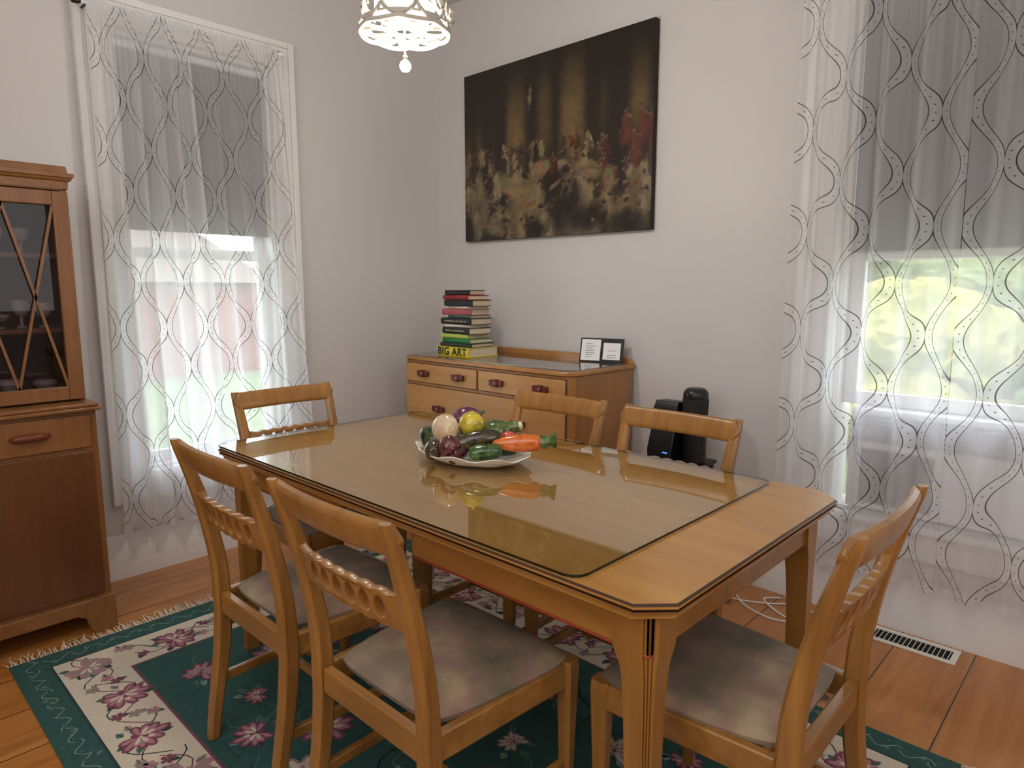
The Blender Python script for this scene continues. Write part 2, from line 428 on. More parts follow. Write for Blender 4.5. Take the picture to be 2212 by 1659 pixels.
for sx in (-1,1):
    for sy in (-1,1):
        m=MB(); rings=[]
        X=sx*(hx-.085);Y=sy*(hy-.085)
        for z,w in smooth_tab([(0,.044),(.02,.044),(.3,.049),(.48,.055),(.58,.064),(.625,.084),(.65,.086),(.706,.086)],4):
            h=w/2; ccx=X+sx*(.043-h)*.75; ccy=Y+sy*(.043-h)*.75; c=h*.55
            p0=Vector((h,h-c));p1=Vector((h-c,h)); dn=Vector((-.707,-.707))
            fl=[]
            for k,(t,dp) in enumerate([(0,0),(.2,0),(.28,1),(.36,0),(.46,0),(.54,1),(.62,0),(.72,0),(.8,1),(.88,0),(1,0)]):
                q=p0.lerp(p1,t)+dn*dp*.004*(1 if z>.05 else 0); fl.append((q.x,q.y))
            pts=[(-h,-h),(h,-h)]+fl+[(-h,h)]
            rings.append([(ccx+sx*a,ccy+sy*b,z) for a,b in pts])
        m.loft(rings); m.build('leg',WTL,parent=tb,angle=30)
tag(tb,'honey maple extension dining table with clipped corners','table')
m=MB(); GX0,GX1,GY0,GY1=.940,2.530,-1.834,-.940
gx,gy=(GX0+GX1)/2,(GY0+GY1)/2
def round_rect(hx,hy,r,n=5):
    out=[]
    for (sx,sy,a0) in ((1,-1,-pi/2),(1,1,0),(-1,1,pi/2),(-1,-1,pi)):
        for k in range(n+1):
            a=a0+pi/2*k/n; out.append((sx*(hx-r)+r*math.cos(a),sy*(hy-r)+r*math.sin(a)))
    return out
o1=round_rect((GX1-GX0)/2,(GY1-GY0)/2,.034,3); q=len(o1)
vs=[(x,y,0) for x,y in o1]+[(x,y,.006) for x,y in o1]
m.add(vs,[tuple(range(q,2*q))],0); m.add(vs,[tuple(range(q-1,-1,-1))],2)
m.add(vs,[(i,(i+1)%q,(i+1)%q+q,i+q) for i in range(q)],1)
n=NT('glass_underside'); t=n.n('BsdfTransparent'); n.t.links.new(t.outputs[0],n.out.inputs[0])
gl=m.build('glass_table_cover',[GLASST,GLASSE,n.m],loc=(gx,gy,TZ+.0008),smooth=False)
tag(gl,'clear glass sheet with dark edge covering the table','glass cover')

# ---------------- chairs ----------------
def rail_shape():
    L=.172; N=72; top=[];bot=[]
    P=.046
    for i in range(N+1):
        x=-L+2*L*i/N
        if abs(x)<3*P:
            b=.0055*(abs(math.sin(pi*x/P)))
            zt=.0315+b; zb=-.0315-b
        else:
            f=(abs(x)-3*P)/(L-3*P); zt=.0315+.009*f; zb=-.0315-.009*f
        top.append((x,zt)); bot.append((x,zb))
    out=bot+top[::-1]
    holes=[]
    for k in range(6):
        hx_=(k-2.5)*P
        holes.append([(hx_+.0180*math.cos(a)+.004*math.sin(a),.0280*math.sin(a)) for a in [2*pi*k/22 for k in range(22)]][::-1])
    return curve_mesh(out,holes,.008,.0025)
RV,RF=rail_shape()
def make_chair(i=0):
    e=empty('dining_chair')
    m=MB()
    tab=[(.44,0,.190,.038,.044),(.52,-.004,.190,.038,.042),(.62,-.020,.191,.037,.039),(.72,-.043,.193,.035,.035),(.80,-.066,.196,.033,.031),(.86,-.086,.199,.031,.027),(.885,-.095,.200,.027,.021)]
    st=smooth_tab(tab,4)
    for s in (-1,1):
        m.loft([oct_ring(s*x,y,z,w,d,.008) for z,y,x,w,d in st])
    def py(z):
        for k in range(len(st)-1):
            if st[k][0]<=z<=st[k+1][0]:
                f=(z-st[k][0])/(st[k+1][0]-st[k][0]); return st[k][1]+(st[k+1][1]-st[k][1])*f
        return st[-1][1]
    rings=[];K=28;hw=.215
    for k in range(K+1):
        x=-hw+2*hw*k/K; e_=abs(x)/hw
        q=1 if e_<.93 else math.sqrt(max(0.02,1-((e_-.93)/.07)**2))
        yc=-.080-.020*(1-e_**2)+.006; zc=.849
        up=Vector((0,-.30,.954)); nn=Vector((0,.954,.30))
        ring=[]
        for a in range(14):
            th=2*pi*a/14; ca,sa=math.cos(th),math.sin(th)
            hh=.035*q*(abs(sa)**.55)*(1 if sa>0 else -1); tt=.0125*(.6+.4*q)*(abs(ca)**.6)*(1 if ca>0 else -1)
            v=Vector((x,yc,zc))+up*hh+nn*tt; ring.append(v)
        rings.append(ring)
    m.loft(rings)
    zc=.69
    vs=[]
    for x,z,y in RV:
        zz=zc+z*1.02
        vs.append((x,py(zz)+y-.012*(1-(x/.172)**2),zz))
    m.add(vs,RF)
    m.build('backrest',WCH,parent=e,angle=40)
    for s in (-1,1):
        m=MB(); lt=smooth_tab([(0,-.05,.188,.030,.032),(.1,-.036,.188,.034,.036),(.24,-.012,.189,.037,.041),(.36,.0,.19,.038,.044),(.44,0,.190,.038,.044)],4)
        m.loft([oct_ring(s*x,y,z,w,d,.007) for z,y,x,w,d in lt]); m.build('leg',WCH,parent=e,angle=40)
    for s in (-1,1):
        m=MB(); lt=smooth_tab([(0,.405,.205,.028,.028),(.2,.402,.205,.034,.034),(.36,.40,.207,.042,.042),(.42,.398,.208,.046,.046),(.437,.397,.207,.042,.042)],3)
        m.loft([oct_ring(s*x,y,z,w,d,.008) for z,y,x,w,d in lt]); m.build('leg',WCH,parent=e,angle=40)
    m=MB(); z0,z1=.372,.432
    m.box(-.19,.19,.392,.414,z0,z1); m.box(-.17,.17,-.012,.012,z0,z1)
    for s in (-1,1):
        m.loft([[(s*.200,.02,z0),(s*.178,.02,z0),(s*.178,.02,z1),(s*.200,.02,z1)],[(s*.222,.395,z0),(s*.198,.395,z0),(s*.198,.395,z1),(s*.222,.395,z1)]])
    m.build('seat_frame',WCHX,parent=e,bevel=.004)
    m=MB()
    for s in (-1,1):
        m.loft([[(s*(.189)+dx,-.02,.17+dz) for dx,dz in ((-.009,-.014),(.009,-.014),(.009,.014),(-.009,.014))],[(s*(.205)+dx,.395,.17+dz) for dx,dz in ((-.009,-.014),(.009,-.014),(.009,.014),(-.009,.014))]])
    m.box(-.195,.195,.17,.188,.158,.182)
    m.build('stretcher',WCHX,parent=e,bevel=.004)
    m=MB(); N=22
    def half(y):
        f=(y-.02)/.39; return .180+.045*f
    y0,y1=.024,.418
    def pt(u,v,z):
        yy=y0+(y1-y0)*(v*.5+.5); 
        return (u*half(yy),yy,z)
    vs=[];fs=[]
    def sq(u,v):
        k=.10
        return u*(1-k*v*v*v*v*abs(u)), v*(1-k*.6*u*u*u*u*abs(v))
    for j in range(N+1):
        for i_ in range(N+1):
            u=-1+2*i_/N;v=-1+2*j/N
            uu,vv=sq(u,v)
            h=((1-abs(u)**4)*(1-abs(v)**4))
            z=.440+.024*max(0,h)**.45
            vs.append(pt(uu*1.01,vv,z))
    for j in range(N):
        for i_ in range(N):
            a=j*(N+1)+i_; fs.append((a,a+1,a+N+2,a+N+1))
    m.add(vs,fs)
    border=[i for i in range(N+1)]+[j*(N+1)+N for j in range(1,N+1)]+[N*(N+1)+i for i in range(N-1,-1,-1)]+[j*(N+1) for j in range(N-1,0,-1)]
    bv=[(vs[b][0]*.985,.22+(vs[b][1]-.22)*.985,.428) for b in border]
    nb=len(border)
    base=len(m.v); m.v+=bv
    for k in range(nb):
        m.f.append((border[k],base+k,base+(k+1)%nb,border[(k+1)%nb])); m.mi.append(0)
    m.f.append(tuple(range(base,base+nb))); m.mi.append(0)
    m.build('seat',SEATS[i%3],parent=e,angle=60)
    return e
CG='matching maple dining chairs around the table'
proto=make_chair(0)
proto.location=(2.145,-2.035,GZ)
tag(proto,'maple dining chair with pierced back rail, mottled seat uncovered','chair',CG)
specs=[((1.595,-2.03,GZ),0,'maple dining chair with pierced back rail beside china cabinet',1),
       ((2.86,-1.44,GZ),pi/2,'maple dining chair with mottled seat near floor register',2),
       ((.80,-1.45,GZ),-pi/2,'maple dining chair at the table end beside side window',1),
       ((1.665,-.925,GZ),pi,'maple dining chair tucked in before the dresser',0),
       ((2.17,-.925,GZ),pi,'maple dining chair tucked in before the black speaker',2)]
for loc,rz,lab,si in specs:
    c=copy_thing(proto,loc,(0,0,rz)); tag(c,lab,'chair',CG)
    for k in c.children:
        if k.name.startswith('seat') and 'frame' not in k.name:
            k.data=k.data.copy(); k.data.materials[0]=SEATS[si]

# ---------------- rug ----------------
RGm=[plain('rug_green',(42,82,76),.95,.3,40,.3),plain('rug_cream',(208,196,174),.95,.08,60,.3),plain('rug_maroon',(124,66,84),.95,.25,60,.3),
     plain('rug_pink',(172,124,132),.95,.2,60,.3),plain('rug_leaf',(80,114,102),.95,.2,60,.3),plain('rug_dark',(36,62,62),.95,.2,60,.3),plain('rug_pale',(140,158,146),.95,.15,60,.3),plain('rug_taupe',(146,132,124),.95,.1,60,.3)]  # taupe is a pattern colour for leaves and petals
rx0,rx1,ry0,ry1=.53,3.0,-2.41,-.72
rc=((rx0+rx1)/2,(ry0+ry1)/2); RHX,RHY=(rx1-rx0)/2,(ry1-ry0)/2
rug=empty('area_rug',(rc[0],rc[1],0))
m=MB(); Z=.0035
m.box(-RHX,RHX,-RHY,RHY,0.0005,Z,0)
def quad(x0,x1,y0,y1,z,mm): m.add([(x0,y0,z),(x1,y0,z),(x1,y1,z),(x0,y1,z)],[(0,1,2,3)],mm)
b1,b2=.105,.30
quad(-RHX+b1-.008,RHX-b1+.008,-RHY+b1-.008,RHY-b1+.008,Z+.0003,5)
quad(-RHX+b1,RHX-b1,-RHY+b1,RHY-b1,Z+.0006,1)
quad(-RHX+b2-.008,RHX-b2+.008,-RHY+b2-.008,RHY-b2+.008,Z+.0009,2)
quad(-RHX+b2,RHX-b2,-RHY+b2,RHY-b2,Z+.0012,0)
def poly(pts,z,mm): m.add([(x,y,z) for x,y in pts],[tuple(range(len(pts)))],mm)
def petal(cx,cy,ang,l,w,z,mm,base=.15):
    pts=[]
    for t,ww in ((0,.25),(.35,.8),(.65,1),(.88,.75),(1,.3)): pts.append((t*l+base*l,ww*w/2))
    pts=pts+[(a,-b) for a,b in pts[::-1]]
    ca,sa=math.cos(ang),math.sin(ang)
    poly([(cx+a*ca-b*sa,cy+a*sa+b*ca) for a,b in pts],z,mm)
def leaf(cx,cy,ang,l,w,z,mm):
    pts=[(0,0),(l*.25,w*.42),(l*.5,w*.5),(l*.8,w*.25),(l,0),(l*.8,-w*.25),(l*.5,-w*.5),(l*.25,-w*.42)]
    ca,sa=math.cos(ang),math.sin(ang)
    poly([(cx+a*ca-b*sa,cy+a*sa+b*ca) for a,b in pts],z,mm)
    pts=[(0,-.0015),(l*.9,-.001),(l*.9,.001),(0,.0015)]
    poly([(cx+a*ca-b*sa,cy+a*sa+b*ca) for a,b in pts],z+.0002,5 if mm!=5 else 4)
def peony(cx,cy,r,z,cols=(2,3,1)):
    a0=R.uniform(0,6)
    for k in range(9):
        f=(k-4)/4; aa=a0+f*2.3+R.uniform(-.12,.12); rr_=R.uniform(.85,1.15)*(1-.18*abs(f))
        petal(cx,cy,aa,r*1.0*rr_,r*.46,z+.0003*(k%2),cols[0]); petal(cx,cy,aa,r*.88*rr_,r*.24,z+.0003*(k%2)+.0001,cols[1])
    for k in range(5):
        f=(k-2)/2; aa=a0+f*1.5
        petal(cx,cy,aa,r*.62,r*.34,z+.0008+.0002*(k%2),cols[1]); petal(cx,cy,aa,r*.52,r*.17,z+.0009+.0002*(k%2),cols[2])
    petal(cx,cy,a0+pi,r*.35,r*.3,z+.0012,cols[0]); petal(cx,cy,a0,r*.3,r*.16,z+.0014,cols[0])
def strip(pts,w,z,mm):
    for i in range(len(pts)-1):
        a=Vector(pts[i]);b=Vector(pts[i+1]); t=(b-a).normalized(); nn=Vector((-t.y,t.x))*w/2; e=t*w*.3
        poly([tuple(a-nn-e),tuple(b-nn+e),tuple(b+nn+e),tuple(a+nn-e)],z,mm)
def loop_path(hx,hy,step):
    pts=[];per=4*(hx+hy); n=round(per/step)
    for k in range(n):
        d=per*k/n
        if d<2*hx: pts.append((-hx+d,-hy,0))
        elif d<2*hx+2*hy: pts.append((hx,-hy+d-2*hx,pi/2))
        elif d<4*hx+2*hy: pts.append((hx-(d-2*hx-2*hy),hy,pi))
        else: pts.append((-hx,hy-(d-4*hx-2*hy),-pi/2))
    return pts
bc=(b1+b2)/2
z1_=Z+.0011
for k,(x,y,a) in enumerate(loop_path(RHX-bc,RHY-bc,.26)):
    nx,ny=-math.sin(a),math.cos(a); tx,ty=math.cos(a),math.sin(a)
    off=.016*(1 if k%2 else -1)
    X,Y=x+nx*off,y+ny*off
    for ph_,mm_,amp in ((0,2,.045),(1.6,5,.06)):
        pts=[]
        for q in range(11):
            s=-.13+.26*q/10; o=off*math.cos(pi*s/.26)*.5+amp*math.sin(2*pi*s/.26+ph_+k)
            pts.append((x+tx*s+nx*o,y+ty*s+ny*o))
        strip(pts,.0038,z1_,mm_)
    for q in range(6):
        aa=a+q*1.05+R.uniform(-.3,.3); rr=R.uniform(.045,.06)
        leaf(X+math.cos(aa)*rr*.9,Y+math.sin(aa)*rr*.9,aa+R.uniform(-.5,.5)+(pi if abs(math.sin(aa)*nx+0)>9 else 0),R.uniform(.03,.04),.022,z1_+.0003,[4,5,7,7][q%4])
    peony(X,Y,R.uniform(.066,.074),z1_+.0008,(2,3,1) if k%3 else (3,7,1))
    for q in range(3):
        s=.13+R.uniform(-.03,.03); o=R.uniform(-.06,.06)
        px,py_=x+tx*s+nx*o,y+ty*s+ny*o
        for w in range(5): petal(px,py_,w*1.256,.018,.014,z1_+.0006+.0002*(w%2),[3,2,7][q%3])
        leaf(px,py_,R.uniform(0,6),.035,.018,z1_+.0003,[4,5,7][q%3])
for k,(x,y,a) in enumerate(loop_path(RHX-b1/2,RHY-b1/2,.085)):
    nx,ny=-math.sin(a),math.cos(a); tx,ty=math.cos(a),math.sin(a)
    strip([(x+tx*(-.045+.09*q/6)+nx*.018*math.sin(2*pi*q/6+k),y+ty*(-.045+.09*q/6)+ny*.018*math.sin(2*pi*q/6+k)) for q in range(7)],.003,Z+.0004,6)
    for q in range(2):
        aa=R.uniform(0,6.28); px,py_=x+R.uniform(-.025,.025),y+R.uniform(-.025,.025)
        leaf(px,py_,aa,R.uniform(.018,.03),.009,Z+.0007+q*.0004,[6,4][R.randrange(2)])
zf=Z+.0016
FX,FY=RHX-b2-.09,RHY-b2-.09
pts_f=[]
for tries in range(6000):
    x,y=R.uniform(-FX,FX),R.uniform(-FY,FY)
    if all((x-a)**2+(y-b)**2>.19**2 for a,b in pts_f): pts_f.append((x,y))
for k,(x,y) in enumerate(pts_f):
    for rep in range(3):
        a=R.uniform(0,6.28)
        pl=[(x+.17*s*math.cos(a+1.1*math.sin(s*3)),y+.17*s*math.sin(a+1.1*math.sin(s*3))) for s in [q/8 for q in range(9)]]
        pl=[(max(-FX-.05,min(FX+.05,p)),max(-FY-.05,min(FY+.05,q))) for p,q in pl]
        strip([p for i,p in enumerate(pl) if i==0 or (Vector(p)-Vector(pl[i-1])).length>1e-4],.0035,zf,[4,5,5][rep])
    for q in range(5):
        aa=R.uniform(0,6.28); rr=R.uniform(.05,.08)
        leaf(max(-FX-.03,min(FX+.03,x+math.cos(aa)*rr*.6)),max(-FY-.03,min(FY+.03,y+math.sin(aa)*rr*.6)),aa,R.uniform(.03,.045),.02,zf+.0003+.0002*(q%3),[4,5,4,6,4][q])
    r=R.choice([.042,.058,.080])
    peony(x,y,r,zf+.001,[(2,3,1),(7,1,3),(2,3,1),(2,3,7)][k%4])
m.build('rug_pile',RGm,parent=rug,smooth=False)
m=MB()
for s in (-1,1):
    for k in range(330):
        y=-RHY+2*RHY*(k+.5)/330+R.uniform(-.002,.002); l=R.uniform(.03,.085); dy=R.uniform(-.025,.025); w=R.uniform(.0010,.0022)
        x=s*RHX
        m.add([(x,y-w,.003),(x,y+w,.003),(x+s*l*.5,y+dy*.3+w,.0038),(x+s*l*.5,y+dy*.3-w,.0038),(x+s*l,y+dy+w*.6,.0015),(x+s*l,y+dy-w*.6,.0015)],[(0,1,2,3),(3,2,4,5)])
tag(m.build('fringe',plain('fringe_cotton',(218,208,186),.95),parent=rug,smooth=False),kind='stuff')
tag(rug,'dark green floral area rug with cream border and fringe','rug')

# ---------------- painting ----------------
def painting():
    W,H=1.256,.92; nx,ny=480,352
    X,Y=np.meshgrid(np.linspace(0,1,nx),np.linspace(0,1,ny))
    rs=np.random.RandomState(4)
    C=np.zeros((ny,nx,3)); C[:]=(.020,.013,.007)
    asp=W/H
    WX=X+.004*np.sin(Y*90+7*np.sin(X*40)); WY=Y+.004*np.sin(X*110+5*np.cos(Y*50))
    def blob(cx,cy,rx,ry,ang,col,al=.8,p=2.5):
        r=max(rx/asp,ry,rx,ry)*1.5
        i0=max(0,int((cx-r)*nx));i1=min(nx,int((cx+r)*nx)+1);j0=max(0,int((cy-r)*ny));j1=min(ny,int((cy+r)*ny)+1)
        if i1<=i0 or j1<=j0: return
        sl=(slice(j0,j1),slice(i0,i1))
        dx=(WX[sl]-cx)*asp; dy=(WY[sl]-cy); c,s=math.cos(ang),math.sin(ang)
        a=(dx*c+dy*s)/rx; b=(-dx*s+dy*c)/ry
        w=np.exp(-((a*a+b*b)**p))*al
        C[sl]=C[sl]*(1-w[...,None])+np.array(col)*w[...,None]
    def column(x0,x1,y0,y1,col,al):
        w=1/(1+np.exp(-(WX-x0)/.006))*1/(1+np.exp((WX-x1)/.006))*1/(1+np.exp(-(WY-y0)/.05))*1/(1+np.exp((WY-y1)/.03))*al
        sh=.55+.45*np.sin(np.clip((X-x0)/(x1-x0),0,1)*pi)
        w=w*sh*(.4+.6*np.clip((Y-y0)/(y1-y0)*1.6,0,1)); C[:]=C*(1-w[...,None])+np.array(col)*w[...,None]
    for (x0,x1,y0,y1,al) in ((.0,.05,.34,.55,.5),(.07,.115,.30,.56,.6),(.265,.375,.12,.56,1.0),(.44,.52,.10,.5,.6),(.565,.69,.06,.56,1.0),(.90,.985,.14,.48,.9),(.76,.80,.2,.45,.25)):
        column(x0,x1,y0,y1,(.20,.13,.045),al)
    blob(.40,.22,.012,.06,.1,(.35,.28,.16),.6); blob(.47,.25,.03,.05,.1,(.10,.06,.02),.6)
    for k in range(120): blob(rs.rand(),rs.rand()*.45,.01+.05*rs.rand(),.01+.04*rs.rand(),rs.uniform(-1,1),(.02,.013,.006),.22,1)
    dark=[(.020,.014,.010),(.034,.022,.012),(.05,.034,.02)]
    light=[(.30,.22,.11),(.24,.18,.09),(.20,.14,.065),(.34,.27,.16)]
    red=[(.12,.020,.014),(.08,.018,.012),(.15,.04,.022)]
    def figure(x,y,s,col,lean=0):
        v=np.array(col)
        blob(x+lean*.2*s,y+.75*s,.34*s,.62*s,lean*.3,tuple(v*.8),.9,2)
        for q in range(5): blob(x+rs.uniform(-.25,.25)*s,y+.8*s+rs.uniform(-.2,.3)*s,.05*s,.4*s,lean*.3+rs.uniform(-.25,.25),tuple(v*rs.choice([.45,1.4])),.6,1.6)
        blob(x,y+.15*s,.17*s,.26*s,lean*.3,tuple(v),.9,2)
        blob(x+.2*s*(1 if lean>0 else -1),y+.12*s,.20*s,.045*s,.5*(1 if lean>0 else -1),(.24,.15,.085),.75,2)
        blob(x,y-.2*s,.085*s,.115*s,0,(.22,.135,.075),.95,2.5)
        blob(x-.02*s,y-.27*s,.095*s,.07*s,0,(.012,.008,.005),.9,2.5)
    F=[]
    for k in range(190):
        y=.45+.50*rs.rand()**1.1; x=rs.uniform(-.02,1.02); y-= .06*max(0,x-.75)/.25*(1 if y<.6 else 0)
        F.append((y,x))
    F.sort()
    for y,x in F:
        s=.055+.27*max(0,y-.45)
        t=rs.rand()
        if x>.78 and y<.66 and t<.75: c=red[rs.randint(3)]
        elif .42<x<.66 and y<.58 and t<.3: c=red[rs.randint(3)]
        elif t<.42+.1*(y<.6): c=light[rs.randint(4)]
        else: c=dark[rs.randint(3)]
        figure(x,y,s,c,rs.uniform(-1,1))
    for (x,y,rx,ry,a,c) in [(.30,.70,.15,.055,.45,(.26,.19,.08)),(.37,.78,.13,.08,-.5,(.24,.17,.07)),(.47,.62,.06,.04,-.6,(.28,.2,.1)),(.70,.66,.10,.045,.3,(.25,.18,.08)),(.58,.62,.035,.035,0,(.28,.2,.12)),
                            (.12,.84,.045,.12,.2,(.20,.15,.085)),(.19,.92,.08,.05,.3,(.22,.165,.085)),(.31,.95,.035,.08,0,(.15,.10,.045)),(.81,.72,.04,.06,0,(.27,.17,.075)),(.93,.80,.04,.1,0,(.17,.11,.05))]:
        blob(x,y,rx,ry,a,c,.85,2)
        for q in range(14):
            bx,by=x+rs.uniform(-1,1)*rx*.5,y+rs.uniform(-1,1)*ry*.7
            blob(bx,by,rx*.4,.008,a+rs.uniform(-.35,.35),tuple(v*rs.choice([.4,.6,1.5]) for v in c),.55,1.5)
    for (x,y,rx,ry,a) in [(.60,.86,.13,.16,.1),(.52,.74,.045,.10,.3),(.72,.92,.12,.08,0),(.44,.95,.09,.05,.2),(.02,.93,.05,.1,0),(.88,.95,.1,.06,0)]: blob(x,y,rx,ry,a,(.013,.010,.008),.9,2.2)
    blob(.60,.66,.028,.034,0,(.10,.06,.04),.9); blob(.595,.645,.032,.024,0,(.015,.010,.008),.9); blob(.54,.72,.05,.012,-.5,(.22,.13,.07),.8)
    for (x,y) in [(.08,.62),(.05,.70),(.20,.62),(.88,.42),(.95,.42),(.99,.46),(.92,.52)]: figure(x,y,.11,light[rs.randint(4)] if x<.5 else red[rs.randint(3)],.4)
    blob(.74,.93,.012,.012,0,(.28,.16,.08),.9); blob(.81,.90,.006,.05,.2,(.3,.2,.1),.7)
    C*= (1+.05*rs.randn(ny,nx))[...,None]
    vig=1-.35*np.clip(np.hypot((X-.5)*1.5,(Y-.58)*1.5),0,1)**2
    C=np.clip(C*vig[...,None]*1.0,0.004,1)
    xs=np.linspace(-W/2,W/2,nx); zs=np.linspace(H/2,-H/2,ny)
    gx_,gz_=np.meshgrid(xs,zs); co=np.stack([gx_,np.full_like(gx_,-.0005),gz_],-1).reshape(-1,3)
    idx=np.arange(nx*ny).reshape(ny,nx)
    f=np.stack([idx[1:,:-1],idx[1:,1:],idx[:-1,1:],idx[:-1,:-1]],-1).reshape(-1,4)
    me=bpy.data.meshes.new('painted_image'); me.from_pydata(co.tolist(),[],f.tolist())
    ca=me.color_attributes.new('paint','FLOAT_COLOR','POINT')
    ca.data.foreach_set('color',np.concatenate([C.reshape(-1,3),np.ones((nx*ny,1))],1).astype(np.float32).ravel())
    n=NT('oil_paint'); at=n.n('Attribute',attribute_name='paint'); f=n.noise(n.coord('Object'),60,5,.6)
    c=n.mix(n.M('MULTIPLY',f,.15),at.outputs['Color'],(.02,.013,.008,1))
    n.bsdf(c,.36,bump=f,bs=.2,bd=.003); me.materials.append(n.m)
    e=empty('framed_painting',(.908,-.034,2.025))
    o=bpy.data.objects.new('painted_image',me); COL.objects.link(o); o.parent=e
    mm=MB(); mm.box(-W/2,W/2,0,.0335,-H/2,H/2); mm.build('canvas_stretcher',plain('canvas_edge',(36,24,18),.7),parent=e,bevel=.002)
    tag(e,'large dark oil painting of a crowded candlelit hall on white wall','painting')
painting()

# ---------------- dresser ----------------
dr=empty('dresser',(.865,-.268,0))
hw=.60;D=.245; H=.93
m=MB()
def drect(hx,y0,y1,c): return [(-hx,y1),(-hx,y0+c),(-hx+c,y0),(hx-c,y0),(hx,y0+c),(hx,y1)]
m.prism(drect(hw-.012,-D+.012,D,.03),'z',.07,H-.022)
m.build('body',WDRS,parent=dr,bevel=.002)
m=MB(); m.loft([[(x,y,z) for x,y in drect(hw-i,-D+i,D,.045)] for z,i in ((H-.022,.006),(H-.017,0),(H-.006,0),(H,.004))]); m.build('top',WDR,parent=dr)
m=MB(); m.prism(drect(hw-.02,-D+.02,D-.03,.04),'z',H+.001,H+.006); m.build('glass_top',GLASSD,parent=dr,smooth=False)
m=MB(); out=[(-hw+.0,H)]+[(-hw+.0+.02,H+.026),(-hw+.06,H+.034)]+[(hw-.06,H+.034),(hw-.02,H+.026),(hw,H)]
m.prism(out,'y',D-.02,D-.001); m.build('back_rail',WDR,parent=dr,bevel=.003)
for (a,b,c,d) in ((-hw+.02,-hw+.08,-D+.02,-D+.07),(hw-.08,hw-.02,-D+.02,-D+.07),(-hw+.02,-hw+.08,D-.06,D-.01),(hw-.08,hw-.02,D-.06,D-.01)):
    m=MB(); m.box(a,b,c,d,0,.07); m.build('foot',WDRS,parent=dr,bevel=.004)
def drawer(parent,x0,x1,z0,z1,hxs,yf):
    m=MB(); m.box(x0,x1,yf-.010,yf+.012,z0,z1); m.box(x0-.004,x1+.004,yf-.0015,yf+.004,z0-.004,z1+.004,1)
    d=m.build('drawer',[WDRF,EDGE],parent=parent,bevel=.003)
    for hx_ in hxs:
        m=MB(); zc=(z0+z1)/2
        m.box(hx_-.044,hx_-.012,yf-.026,yf-.012,zc-.014,zc+.014,0); m.box(hx_+.012,hx_+.044,yf-.026,yf-.012,zc-.014,zc+.014,0)
        m.box(hx_-.014,hx_+.014,yf-.030,yf-.012,zc-.018,zc+.018,0); m.box(hx_-.004,hx_+.004,yf-.033,yf-.014,zc-.007,zc+.007,1)
        m.box(hx_-.03,hx_-.02,yf-.014,yf-.006,zc-.005,zc+.005,0); m.box(hx_+.02,hx_+.03,yf-.014,yf-.006,zc-.005,zc+.005,0)
        m.build('handle',[WRED,WDRF],parent=d,bevel=.003)
yf=-D+.012
drawer(dr,-.562,-.004,.795,.893,(-.405,-.13),yf)
drawer(dr,.012,.560,.795,.893,(.145,.425),yf)
for z0,z1 in ((.555,.775),(.325,.535),(.095,.305)): drawer(dr,-.562,.560,z0,z1,(-.285,.285),yf)
tag(dr,'light maple dresser with red handles and glass top','dresser')

# ---------------- books ----------------
PAGES=plain('page_edges',(206,190,160),.9,.1,90)
bk=[ (.250,.215,.050,(222,196,40),(.464,-.42),0),
 (.235,.170,.020,(34,52,40),(.478,-.405),.03),
 (.215,.165,.024,(36,120,62),(.490,-.402),-.03),
 (.200,.160,.022,(176,196,84),(.484,-.405),.07),
 (.225,.150,.034,(40,34,34),(.484,-.40),-.08),
 (.185,.150,.015,(214,208,196),(.506,-.395),.10),
 (.230,.155,.034,(28,30,30),(.478,-.40),.01),
 (.180,.145,.014,(66,104,86),(.530,-.395),-.07),
 (.205,.150,.032,(172,84,92),(.486,-.395),.11),
 (.170,.140,.013,(206,196,176),(.524,-.39),-.08),
 (.210,.145,.033,(22,24,34),(.502,-.395),.02),
 (.220,.140,.024,(150,34,40),(.478,-.39),-.11),
 (.165,.135,.026,(26,22,26),(.498,-.385),.15)]
z=.93+.0065
